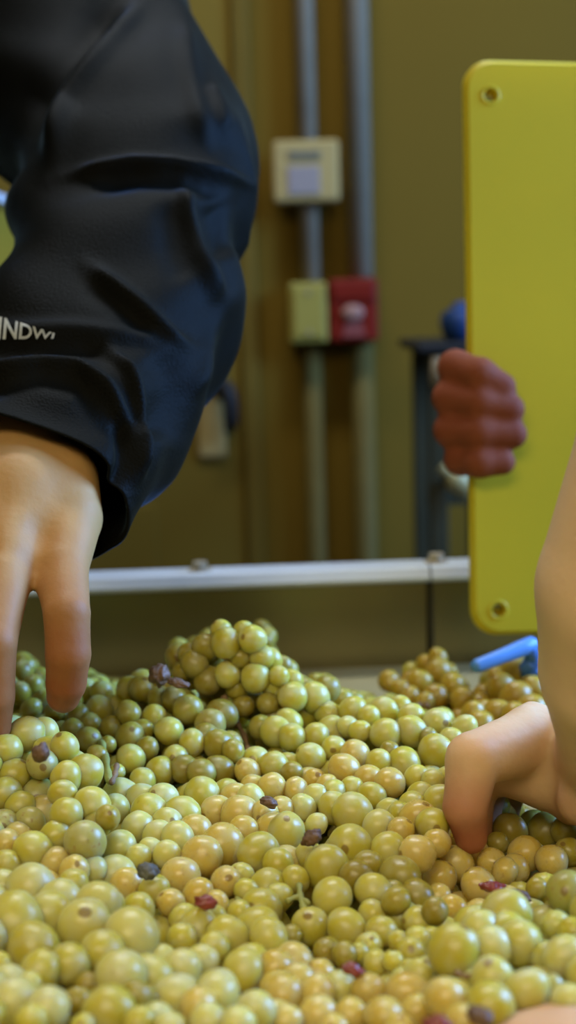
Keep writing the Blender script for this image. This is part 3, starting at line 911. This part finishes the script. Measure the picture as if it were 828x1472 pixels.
def board_plate():
    r = .016; hr = .0042; th = .010; seg = 8
    out = []
    for (cx, cy, a0) in ((r, r, 180), (bw - r, r, 270), (bw - r, bh - r, 0), (r, bh - r, 90)):
        for i in range(seg + 1):
            a = math.radians(a0 + 90 * i / seg); out.append((cx + r * math.cos(a), cy + r * math.sin(a)))
    holes = [(.0165, .0155), (bw - .0165, .0155), (bw - .0165, bh - .0225), (.0160, bh - .0225)]
    bm = bmesh.new()
    inset = .0025
    def ring(pts, z, sc=0.0):
        cx, cy = bw / 2, bh / 2
        return [bm.verts.new((x - math.copysign(sc, x - cx) if sc else x, y - math.copysign(sc, y - cy) if sc else y, z)) for x, y in pts]
    rings = [ring(out, 0, inset), ring(out, -inset), ring(out, -th + inset), ring(out, -th, inset)]
    for a, b in zip(rings[:-1], rings[1:]):
        for k in range(len(a)): bm.faces.new((a[k], a[(k + 1) % len(a)], b[(k + 1) % len(a)], b[k]))
    hv = []
    for (cx, cy) in holes:
        pts = [(cx + hr * math.cos(2 * math.pi * i / 16), cy + hr * math.sin(2 * math.pi * i / 16)) for i in range(16)]
        hv.append((ring(pts, 0), ring(pts, -th)))
    for f_, b_ in hv:
        for k in range(16): bm.faces.new((f_[k], b_[k], b_[(k + 1) % 16], f_[(k + 1) % 16]))
    for side, rr in ((0, rings[0]), (1, rings[3])):
        es = []
        for loop in [rr] + [h_[side] for h_ in hv]:
            for k in range(len(loop)):
                e_ = bm.edges.get((loop[k], loop[(k + 1) % len(loop)])); es.append(e_)
        bmesh.ops.triangle_fill(bm, use_beauty=True, use_dissolve=False, edges=es)
    for v in bm.verts: v.co = BM @ v.co
    return bm_mesh('plate', bm)


link('plate', board_plate(), M['yellow'], board)
for (cx, cy) in ((.0165, .0155), (bw - .0165, .0155), (bw - .0165, bh - .0225), (.0160, bh - .0225)):
    vv, ff = [], []
    for i in range(16):
        a = 2 * math.pi * i / 16
        for rr, zz in ((.0042, -.0095), (.0042, .0004), (.0056, .0009), (.0066, 0.0)):
            vv.append(BM @ Vector((cx + rr * math.cos(a), cy + rr * math.sin(a), zz)))
    for i in range(16):
        for j in range(3): ff.append((i * 4 + j, i * 4 + j + 1, ((i + 1) % 16) * 4 + j + 1, ((i + 1) % 16) * 4 + j))
    link('eyelet', mesh('eyelet', vv, ff), M['yellow'], board)
for xx in (.006, .060, .114, .168, .222, .290):
    box('rib', (xx, .012, -.024), (xx + .004, bh - .012, -.0101), M['yellow'], board, mtx=BM)
for yy in (.012, .075, .138, .201, .264, bh - .016):
    box('cross_rib', (.010, yy, -.022), (bw - .006, yy + .004, -.0101), M['yellow'], board, mtx=BM)

# hand gripping the board's left edge and the person behind it
zf = ZB - .0115
BH = [
    [J(655, 528, ZB + .004, 24, .4), J(690, 538, zf, 23.5, .3), J(722, 556, zf + .001, 20, .6)],
    [J(648, 572, ZB + .004, 25, .4), J(690, 578, zf, 24.5, .3), J(733, 588, zf + .001, 21.5, .6)],
    [J(650, 618, ZB + .004, 25, .4), J(690, 622, zf, 24.5, .3), J(737, 624, zf + .001, 21, .6)],
    [J(662, 660, ZB + .004, 22, .4), J(690, 665, zf, 21.5, .3), J(722, 664, zf + .001, 19, .6)],
    [J(655, 528, ZB + .004, 24, .4), J(672, 532, ZB + .040, 26), J(720, 560, ZB + .060, 34)],
    [J(648, 572, ZB + .004, 25, .4), J(668, 572, ZB + .040, 26), J(720, 590, ZB + .060, 36)],
    [J(650, 618, ZB + .004, 25, .4), J(670, 615, ZB + .040, 26), J(720, 620, ZB + .060, 36)],
    [J(662, 660, ZB + .004, 22, .4), J(676, 656, ZB + .040, 24), J(725, 645, ZB + .060, 34)],
    [J(720, 575, ZB + .062, 38), J(800, 600, ZB + .075, 44), J(870, 600, ZB + .10, 50)],
    [J(725, 630, ZB + .062, 36), J(800, 620, ZB + .075, 44), J(960, 600, ZB + .13, 66)],
    [J(790, 580, ZB + .065, 30), J(745, 530, ZB + .045, 24, .3), J(715, 505, ZB + .034, 20, .5)],
]
note(BH)
persb = empty('person', (.36, 1.22, 0), 'person behind the yellow board, ruddy fingers curled around its left edge', 'person')
link('hand', sdf_body('hand', BH, .0015, .003, .0045), M['skin_b'], persb)
w0 = P(905, 600, ZB + .115)
v, f = tube(smooth_path([w0, w0 + np.array([.07, .04, .0]), (.40, 1.16, 1.18), (.40, 1.26, 1.28)], 6), [.042] * 6 + [.050] * 6 + [.058] * 7, 20)
link('jumper_sleeve', mesh('jumper_sleeve', v, f), M['denim'], persb)
v, f = loft([((.46, 1.30, .95), .15, .10), ((.46, 1.30, 1.15), .15, .10), ((.46, 1.29, 1.28), .17, .11), ((.47, 1.28, 1.36), .14, .09), ((.47, 1.28, 1.42), .06, .06)])
link('jumper', mesh('jumper', v, f), M['denim'], persb)
bm = bmesh.new()
for sgn in (-1, 1):
    vv, ff = tube([(.46 + sgn * .085, 1.32, 0), (.46 + sgn * .085, 1.32, .5), (.46 + sgn * .07, 1.30, .97)], [.06, .075, .085], 16)
    bv = [bm.verts.new(tuple(q)) for q in vv]
    for q in ff: bm.faces.new([bv[i] for i in q])
link('trousers', bm_mesh('trousers', bm, True), M['denim'], persb)

# ------------------------------------------------------------------ grapes
# each bunch: label, drop below the camera at two heights of the picture, berries (px, py, radius px, kind)
B = []


def bunch(label, y0, d0, y1, d1, txt, stems=()):
    bs = []
    for q in txt.split():
        a = q.split(','); bs.append((float(a[0]), float(a[1]), float(a[2]), a[3]))
    B.append((label, y0, d0, y1, d1, bs, stems))


bunch('large pale grapes in the bottom left corner, frontmost bunch of the pile', 1400, .188, 1470, .182,
      '20,1442,32,p 68,1450,28,p 12,1417,26,p 43,1414,15,p 45,1467,20,g -20,1430,30,p -25,1465,28,g 0,1385,14,g')
bunch('big pale green grapes at the left front, below the freckled bunch', 1275, .192, 1470, .190,
      '122,1332,35,p 48,1363,33,g 100,1386,26,g 58,1398,26,g 148,1368,27,g 174,1403,33,p 157,1455,34,g 20,1328,38,g 70,1316,30,g 190,1346,34,p 112,1440,18,d 127,1416,16,d '
      '195,1432,20,d 45,1280,33,p 85,1300,30,p 140,1302,30,p 5,1275,20,p 105,1272,20,g 120,1475,16,g -20,1300,30,g -25,1350,30,p 200,1470,20,g')
bunch('pale grapes at the bottom edge, right of the big left front bunch', 1375, .198, 1470, .192,
      '256,1434,30,p 312,1428,29,p 285,1447,24,a 262,1391,24,p 232,1378,18,p 217,1406,28,p 225,1466,22,p 300,1470,24,p 368,1453,25,p 340,1474,24,p 212,1440,20,d 290,1383,22,p 245,1480,22,p')
bunch('green grapes left of centre with one round grape over a dark gap', 1320, .205, 1400, .200,
      '350,1395,26,g 328,1347,26,g 370,1335,28,g 386,1347,24,g 262,1350,20,g 285,1336,27,g 264,1320,19,g 305,1325,20,g 345,1315,18,g 386,1278,26,g 376,1308,27,g 308,1362,20,g',
      [([(338, 1278), (343, 1296), (346, 1318)], 4.5, 'stem')])
bunch('peach-tinted small grapes along the bottom edge at centre', 1385, .204, 1470, .198,
      '420,1385,27,a 430,1411,22,a 408,1430,26,a 488,1423,24,p 455,1430,24,a 530,1425,23,a 458,1460,25,a 505,1460,22,a 552,1462,26,a 412,1468,21,a 460,1402,20,a 585,1427,26,a '
      '602,1402,20,p 578,1410,16,p 397,1392,24,a 400,1424,25,a 395,1460,20,a 600,1455,22,a 480,1480,20,a 575,1480,20,a')
bunch('two round yellow-green grapes side by side with small ones, centre front', 1310, .206, 1385, .206,
      '446,1332,24.5,g 497,1335,25,g 535,1314,19,g 549,1340,20,g 530,1361,18,g 517,1370,13,g 541,1385,17,g 470,1368,18,d 495,1372,16,d 420,1345,14,d',
      [([(440, 1378), (455, 1383), (470, 1388)], 4, 'stem')])
bunch('cluster of small lobed green grapes right of the two round ones', 1315, .207, 1390, .204,
      '579,1320,24,g 602,1326,21,g 573,1354,14,g 591,1370,20,g 565,1382,13,g 600,1350,17,g 620,1350,16,g 618,1395,19,p 590,1395,14,g')
bunch('large pale green grapes at the right front below the dark gap', 1310, .194, 1450, .188,
      '652,1368,33,g 728,1313,31,g 690,1335,24,p 707,1361,26,p 746,1356,30,g 730,1338,24,g 800,1330,19,p 785,1377,21,g 812,1375,27,p 708,1408,28,p 706,1446,30,g 757,1424,27,p '
      '793,1418,16,s 819,1442,24,p 824,1342,20,g 640,1436,27,a 815,1282,27,s 845,1400,26,g 850,1310,26,g 850,1360,24,p 665,1470,24,a',
      [([(655, 1398), (672, 1404), (686, 1396)], 4, 'stem_brown')])
bunch('freckled yellow bunch at the left edge just below the reaching fingers', 1050, .166, 1250, .196,
      '38,1055,25,p 70,1080,22,g 10,1078,22,g 93,1074,20,g 122,1110,26,g 95,1118,22,g 60,1098,22,s 20,1115,24,g 8,1142,22,g 55,1147,26,s 90,1141,18,g 132,1158,24,g 30,1160,20,g '
      '95,1172,21,g 42,1182,20,s 6,1186,20,s 80,1203,20,g 122,1210,27,s 48,1224,26,g 10,1212,18,a 10,1242,18,g 80,1240,20,a 107,1252,20,a 135,1250,18,p 62,1168,22,a 25,1205,20,a '
      '140,1185,18,d -20,1100,24,g -22,1150,24,g -20,1200,24,g -25,1245,24,p 155,1175,16,d')
bunch('wet pale grapes between the freckled bunch and the grey mouldy grape', 1140, .198, 1310, .202,
      '172,1218,22,p 165,1258,26,p 183,1273,22,a 198,1308,22,g 175,1145,23,p 205,1152,22,p 165,1162,19,p 240,1185,21,p 226,1202,20,p 256,1206,21,p 198,1190,20,p 215,1168,24,g '
      '235,1147,19,p 262,1170,23,g 218,1226,18,p 222,1280,20,g 246,1298,18,a 200,1232,16,p 240,1228,18,p')
bunch('amber translucent grapes left of the small brown raisin, mid pile', 1140, .199, 1290, .203,
      '290,1142,23,g 312,1168,22,a 345,1172,25,a 320,1215,28,a 290,1232,27,a 260,1260,25,a 325,1268,20,a 347,1258,16,p 372,1226,26,g 400,1242,20,g 392,1196,24,a 360,1150,19,p '
      '338,1148,20,a 325,1140,18,g 280,1195,22,a 350,1195,20,a 412,1240,22,a 285,1285,20,a 355,1282,16,g 380,1170,18,a 312,1297,15,a')
bunch('translucent yellow grapes around the brown raisin at the centre', 1150, .199, 1300, .203,
      '470,1248,29,g 503,1218,29,g 507,1170,26,g 478,1290,25,g 537,1282,23,g 545,1190,22,p 558,1224,24,g 600,1228,24,a 575,1260,26,d 512,1262,22,d 412,1195,24,p 435,1162,18,p '
      '445,1230,18,g 480,1162,20,g 400,1290,18,g 425,1265,18,g 530,1245,20,d 600,1290,22,d 570,1295,18,d 455,1185,14,p 565,1285,18,d 405,1165,18,a 625,1310,17,d',
      [([(412, 1296), (428, 1290), (445, 1300)], 4, 'stem'), ([(430, 1272), (432, 1290), (438, 1310)], 4.5, 'stem')])
bunch('yellow grapes left of the right-hand finger', 1140, .197, 1215, .201,
      '622,1186,22,g 600,1180,25,a 592,1158,18,g 575,1170,16,g 605,1148,20,g 632,1150,20,g 628,1212,18,a 645,1120,18,g 622,1122,16,p 575,1195,18,a 560,1165,16,p')
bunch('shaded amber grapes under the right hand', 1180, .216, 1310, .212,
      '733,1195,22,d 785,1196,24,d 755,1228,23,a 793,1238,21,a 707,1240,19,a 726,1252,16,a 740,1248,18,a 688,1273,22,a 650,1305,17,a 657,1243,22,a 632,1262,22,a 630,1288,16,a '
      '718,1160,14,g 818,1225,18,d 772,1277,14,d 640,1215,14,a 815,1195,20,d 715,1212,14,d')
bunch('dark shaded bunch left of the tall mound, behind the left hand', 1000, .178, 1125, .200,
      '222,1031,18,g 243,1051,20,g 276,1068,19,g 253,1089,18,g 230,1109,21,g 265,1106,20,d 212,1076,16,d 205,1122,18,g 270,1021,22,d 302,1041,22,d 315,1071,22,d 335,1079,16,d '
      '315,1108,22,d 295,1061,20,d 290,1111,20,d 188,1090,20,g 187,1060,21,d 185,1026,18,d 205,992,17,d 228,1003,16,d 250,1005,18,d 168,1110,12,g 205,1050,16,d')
bunch('tall mound of grapes in the middle, highest of the pile', 895, .147, 1040, .194,
      '325,924,21,g 363,919,20,g 327,970,19,g 367,974,21,g 295,931,20,d 280,955,19,d 299,979,20,d 271,940,16,d 376,945,18,g 401,972,15,g 318,906,15,g 350,906,14,g 350,1015,16,d '
      '394,988,17,g 421,1002,21,g 452,1003,22,g 471,1026,18,g 409,1022,22,d 436,1026,24,g 394,1036,21,d 385,1012,16,d 345,945,16,d 340,990,16,d 262,965,14,d',
      [([(320, 1000), (334, 1022), (341, 1046)], 4.5, 'stem_brown'), ([(341, 1040), (352, 1060), (358, 1085)], 4, 'stem_brown')])
bunch('grapes at the foot of the tall mound, over a dark hollow', 1040, .190, 1135, .200,
      '396,1052,22,g 375,1046,18,d 393,1100,20,g 356,1109,18,a 391,1131,18,a 415,1040,20,g 420,1060,20,g 447,1088,20,g 475,1053,22,g 480,1076,18,g 455,1058,18,g 365,1132,16,a '
      '452,1121,16,a 470,1131,15,a 425,1135,16,a 420,1110,15,d')
bunch('round green bunch right of the tall mound at the pile edge', 1010, .186, 1060, .192,
      '508,1022,21,g 552,1022,20,g 592,1032,20,g 555,1055,22,g 591,1051,22,g 518,1051,15,g 530,1030,16,g 575,1015,16,g 500,1045,16,p 628,1038,20,p 626,1080,24,g 668,1046,18,p 648,1062,16,g 615,1060,14,d')
bunch('peach and green grapes between the round green bunch and the centre', 1080, .194, 1160, .199,
      '510,1086,22,a 495,1106,22,a 545,1096,19,g 530,1120,20,a 580,1100,24,g 560,1126,22,a 505,1136,16,g 480,1138,16,g 535,1145,18,g 600,1118,18,g 560,1080,14,d 455,1145,16,p')
bunch('blurred golden bunch at the back, before the dark tray wall', 960, .222, 1010, .232,
      '630,966,19,o 603,981,18,o 576,991,14,o 651,986,18,o 590,1001,14,o 665,1006,18,o 690,1013,16,o 626,1002,18,o 610,1010,14,o 562,986,10,o 645,965,12,o',
      [([(596, 1018), (606, 1012), (616, 1015)], 4, 'stem_brown')])
bunch('blurred golden bunch at the far right, under the yellow board', 940, .212, 1045, .222,
      '746,966,24,o 720,987,20,o 742,1002,22,o 771,961,20,o 766,991,20,o 716,1027,21,o 691,1042,20,o 742,956,16,o 700,1025,18,o 765,1020,22,o 795,975,22,o 800,1005,22,o 740,1030,20,o 680,1025,16,o 790,945,18,o')
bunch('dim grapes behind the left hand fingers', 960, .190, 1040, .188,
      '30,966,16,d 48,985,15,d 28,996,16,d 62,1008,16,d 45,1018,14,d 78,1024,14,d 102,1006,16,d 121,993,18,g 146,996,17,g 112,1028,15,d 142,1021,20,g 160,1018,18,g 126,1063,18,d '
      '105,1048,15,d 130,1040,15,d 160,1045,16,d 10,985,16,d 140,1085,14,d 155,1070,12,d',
      [([(146, 1066), (152, 1092), (157, 1124)], 5, 'stem'), ([(168, 1100), (165, 1114), (160, 1126)], 4, 'stem_brown')])

# berry meshes: slightly irregular ovals, shared by all berries of a kind


def berry_mesh(kind, i, seg=28, rings=18):
    r = np.random.default_rng(100 + i * 13)
    a = r.normal(size=(4, 3)); ph = r.uniform(0, 6, 4)
    vs, fs = [], []
    for j in range(rings + 1):
        th = math.pi * j / rings
        for k in range(seg if 0 < j < rings else 1):
            an = 2 * math.pi * k / seg
            vs.append(np.array([math.sin(th) * math.cos(an), math.sin(th) * math.sin(an), math.cos(th)]))
    vs = np.array(vs)
    dv = sum(.012 * np.sin(2.2 * vs @ a[q] + ph[q]) for q in range(4))
    vs = vs * (1 + dv)[:, None]
    vs[:, 2] *= 1.05
    st = [0]
    for j in range(1, rings): st.append(1 + (j - 1) * seg)
    last = len(vs) - 1
    for k in range(seg): fs.append((0, 1 + k, 1 + (k + 1) % seg))
    for j in range(1, rings - 1):
        for k in range(seg): fs.append((st[j] + k, st[j + 1] + k, st[j + 1] + (k + 1) % seg, st[j] + (k + 1) % seg))
    for k in range(seg): fs.append((st[rings - 1] + k, last, st[rings - 1] + (k + 1) % seg))
    me = mesh('berry', vs, fs); me.materials.append(M[kind]); return me


BME = {k: [berry_mesh(k, i) for i in range(3)] for k in 'gpados'}
HAND = []     # (pos, radius, px, py, rpx, depth, kind, bunch)
for bi, (lab, y0, d0, y1, d1, bs, stems) in enumerate(B):
    for (px, py, r, kd) in bs:
        t = np.clip((py - y0) / (y1 - y0), -.15, 1.15)
        z = depth_at_drop(px, py, d0 + (d1 - d0) * t) + rng.uniform(-.003, .003)
        r *= 1.04 if py < 1130 else 1.15
        HAND.append((P(px, py, z), r * z / FPX, px, py, r, z, kd, bi))
hp = np.array([h[0] for h in HAND]); hr = np.array([h[1] for h in HAND])
hpx = np.array([h[2] for h in HAND]); hpy = np.array([h[3] for h in HAND]); hrp = np.array([h[4] for h in HAND]); hz = np.array([h[5] for h in HAND]); hb = np.array([h[7] for h in HAND])
# settle overlapping berries: move the one behind a little further back along its view ray
for it in range(30):
    moved = 0
    for i in range(len(hp)):
        d = np.linalg.norm(hp - hp[i], axis=1); d[i] = 9
        need = .73 * (hr + hr[i])
        for j in np.where(d < need)[0]:
            if hz[i] >= hz[j]:
                hz[i] += min(.0015, need[j] - d[j]); hp[i] = P(hpx[i], hpy[i], hz[i]); hr[i] = hrp[i] * hz[i] / FPX; moved += 1
                if hp[i][2] < ZF + hr[i]: hz[i] -= .0015; hp[i] = P(hpx[i], hpy[i], hz[i])
    if moved == 0: break


def in_hand(p, r):
    for (a, ra, b, rb) in PRIMS:
        ba = b - a; t = min(1, max(0, ((p - a) @ ba) / max(ba @ ba, 1e-12)))
        if np.linalg.norm(p - a - t * ba) < ra + (rb - ra) * t + r * .8: return True
    return False


def clear_of_front(p, r):
    """a fill berry may not stand in front of a placed one, and must sit behind or beneath the pile's surface"""
    px, py, z = project(p); rp = r * FPX / z
    dp = np.hypot(hpx - px, hpy - py)
    near = dp < (hrp + rp) * .80
    if np.any(z < hz[near] + 1.1 * r): return False
    return bool(np.any((dp < hrp * 1.1) & (hz < z)))


FILL_P, FILL_R, FILL_B, FILL_K = [], [], [], []
allp = [p for p in hp]; allr = [r for r in hr]
src = list(range(len(hp)))
for rnd in range(2):
    new = []
    for s in src:
        p0, r0 = allp[s], allr[s]; bi = hb[s] if s < len(hp) else FILL_B[s - len(hp)]
        for _ in range(9):
            v = rng.normal(size=3) + np.array([0, .55, -.55]); v /= np.linalg.norm(v)
            r1 = rng.uniform(.0056, .0072)
            p1 = p0 + v * (r0 + r1) * .97
            if p1[2] < ZF + r1 or p1[1] > .90: continue
            A_ = np.array(allp); R_ = np.array(allr)
            if np.any(np.linalg.norm(A_ - p1, axis=1) < .90 * (R_ + r1)): continue
            if not clear_of_front(p1, r1) or in_hand(p1, r1): continue
            allp.append(p1); allr.append(r1); FILL_P.append(p1); FILL_R.append(r1); FILL_B.append(bi)
            kd = HAND[s][6] if s < len(hp) else FILL_K[s - len(hp)]
            FILL_K.append(kd); new.append(len(allp) - 1)
    src = new


def orient(i, kd):
    e = Matrix.Rotation(rng.uniform(0, 6.28), 4, 'Z') @ Matrix.Rotation(math.radians(rng.uniform(20, 160)), 4, 'X') @ Matrix.Rotation(rng.uniform(0, 6.28), 4, 'Z')
    return e


BUN = []
for bi, (lab, y0, d0, y1, d1, bs, stems) in enumerate(B):
    ids = np.where(hb == bi)[0]
    base = hp[ids].mean(0); base = (base[0], base[1], hp[ids][:, 2].min() - .006)
    e = empty('grape_bunch', base, lab, 'grapes', 'bunches of white grapes piled in the tray')
    BUN.append(e)
    items = [(hp[i], hr[i], HAND[i][6], HAND[i][2:4]) for i in ids] + [(FILL_P[j], FILL_R[j], FILL_K[j], None) for j in range(len(FILL_P)) if FILL_B[j] == bi]
    for n_, (p, r, kd, pix) in enumerate(items):
        o = bpy.data.objects.new('berry', BME[kd][n_ % 3]); COL.objects.link(o)
        o.parent = e
        rot = orient(n_, kd)
        if kd == 's' and pix:     # blemished tip turned towards the front
            rot = Vector((-(CAM - p) + rng.normal(size=3) * .12)).to_track_quat('Z', 'Y').to_matrix().to_4x4()
        s = Matrix.Diagonal((r, r, r * rng.uniform(.97, 1.06), 1))
        o.matrix_local = Matrix.Translation(Vector(p) - Vector(base)) @ rot @ s
    for (poly, rp, mk) in stems:
        pts = []
        for (px, py) in poly:
            t = np.clip((py - y0) / (y1 - y0), -.1, 1.1)
            z = depth_at_drop(px, py, d0 + (d1 - d0) * t) - .001
            pts.append(P(px, py, z))
        pth = smooth_path(pts, 5)
        zz = project(pth[0])[2]
        rr = [rp * zz / FPX * (1 + .25 * math.sin(i * 1.7)) for i in range(len(pth))]
        v, f = tube(pth, rr, 10)
        link('stem', mesh('stem', v, f), M[mk], e)


# shrivelled, burst and mouldy single berries lying on the pile
def raisin(px, py, rx, ry, drop, mk, label, ang=0.0):
    z = depth_at_drop(px, py, drop) - .004
    c = P(px, py, z); s = z / FPX
    r = np.random.default_rng(int(px * 7 + py))
    bm = bmesh.new(); bmesh.ops.create_icosphere(bm, subdivisions=4, radius=1)
    a = r.normal(size=(7, 3)) * 2.6; ph = r.uniform(0, 6, 7)
    ca, sa = math.cos(ang), math.sin(ang)
    for v in bm.verts:
        q = np.array(v.co); k = 1 + sum(.045 * math.sin(float(q @ a[i]) * 1.8 + ph[i]) for i in range(7))
        k -= .10 * max(0, math.sin(5 * math.atan2(q[1], q[0]) + 2 * q[2]))
        q = q * k
        lx, ly, lz = q[0] * rx * s, q[1] * ry * s, q[2] * ry * s
        X_ = lx * ca - ly * sa; Y_ = lx * sa + ly * ca
        v.co = Vector(c + _R * X_ - _U * Y_ + _F * lz)
    o = link('raisin', bm_mesh('raisin', bm, True), M[mk])
    PIV = Vector(c)
    for v in o.data.vertices: v.co -= PIV
    o.location = PIV
    tag(o, label, 'dried grape', 'spoiled single grapes on the pile')


raisin(448, 1204, 16, 12, .192, 'dead', 'wrinkled brown raisin lying on the yellow grapes at the centre', -.6)
raisin(212, 1252, 16, 12, .194, 'mould', 'grey mouldy grape at the left of the pile', .2)
raisin(296, 1297, 17, 10, .196, 'dead_red', 'red burst grape below the amber grapes', .15)
raisin(507, 1394, 17, 10, .196, 'dead_red', 'dark red burst grape above the peach-tinted grapes', .25)
raisin(690, 1461, 20, 15, .184, 'dead', 'brown withered grape at the bottom edge, right of centre', .3)
raisin(630, 1474, 22, 14, .184, 'dead_red', 'reddish withered grape cut by the bottom edge', .1)
raisin(229, 970, 15, 16, .164, 'dead', 'dark withered grape on top left of the tall mound', .3)
raisin(256, 982, 16, 7, .166, 'dead', 'thin dark withered grape beside the tall mound', .25)
raisin(386, 1153, 13, 8, .190, 'dead', 'small brown dried grape above the amber grapes', .35)
raisin(708, 1275, 20, 9, .206, 'dead_red', 'dark red skin between shaded grapes below the right hand', .1)
raisin(742, 1288, 22, 10, .204, 'dead', 'brown withered grape in the dark gap at right', .3)
raisin(58, 1082, 12, 14, .154, 'dead', 'brown dried patch grape on the freckled bunch', .3)

# the mass of grapes below and around the countable ones
ico = bmesh.new(); bmesh.ops.create_icosphere(ico, subdivisions=2, radius=1)
iv = np.array([v.co[:] for v in ico.verts]); ifc = np.array([[v.index for v in f.verts] for f in ico.faces]); ico.free()
A_ = np.array(allp); R_ = np.array(allr)
mv, mf = [], []; cntm = 0; sp = .0138
nx_, ny_, nz_ = int(.84 / sp), int(.76 / (sp * .87)), 5
for kz in range(nz_):
    for jy in range(ny_):
        for ix in range(nx_):
            p = np.array([-.42 + ix * sp + (jy % 2) * sp / 2 + (kz % 2) * sp * .3, .10 + jy * sp * .87 + (kz % 2) * sp * .3, ZF + .0068 + kz * .0112])
            p += rng.uniform(-.0048, .0048, 3); p[2] = max(p[2], ZF + .0064)
            px, py, z = project(p); r = .0065
            inside = -30 < px < 858 and py < 1495
            if inside:
                if not clear_of_front(p, r): continue
            else:
                top = .995 - .05 * max(0, (p[1] - .60) / .25) - .008 * math.sin(23 * p[0]) * math.sin(19 * p[1])
                if p[2] > top: continue
                dp = np.hypot(hpx - px, hpy - py)
                if np.any((dp < hrp + r * FPX / z) & (hz > z)): continue
            if np.any(np.linalg.norm(A_ - p, axis=1) < .90 * (R_ + r)): continue
            if in_hand(p, r): continue
            mv.append(iv * r + p); mf.append(ifc + cntm * len(iv)); cntm += 1
me = mesh('grape_mass', np.concatenate(mv), np.concatenate(mf)); me.materials.append(M['mass'])
gm = bpy.data.objects.new('grape_mass', me); COL.objects.link(gm)
tag(gm, 'loose mass of olive green grapes underneath and around the bunches', 'grapes', kind='stuff')

# ------------------------------------------------------------------ blue tool handle lying on the back grapes
e0 = P(682, 959, .770); e1 = P(758, 929, .785)
dv = (e1 - e0); dv /= np.linalg.norm(dv)
tl_ = empty('blue_tool', e0, 'bright blue plastic handle sticking out below the yellow board', 'tool')
v, f = tube([e0 - dv * .001, e0 + dv * .002, e0 + dv * .02, e1 - dv * .004, e1 + dv * .004, e1 + dv * .006], [.0028, .0040, .0042, .0048, .0046, .003], 14)
link('handle', mesh('handle', v, f), M['blue'], tl_)
e2 = e1 + np.array([.004, .006, -.018])
v, f = tube(smooth_path([e1, e1 + np.array([.004, .003, -.008]), e2, e2 + np.array([.05, .02, -.012])], 5), [.0046] * 6 + [.005] * 10, 12)
link('shank', mesh('shank', v, f), mat('mid_blue_plastic', (.05, .14, .36), .45, noise=.1), tl_)
print('berries', len(hp), 'fill', len(FILL_P), 'mass', cntm)
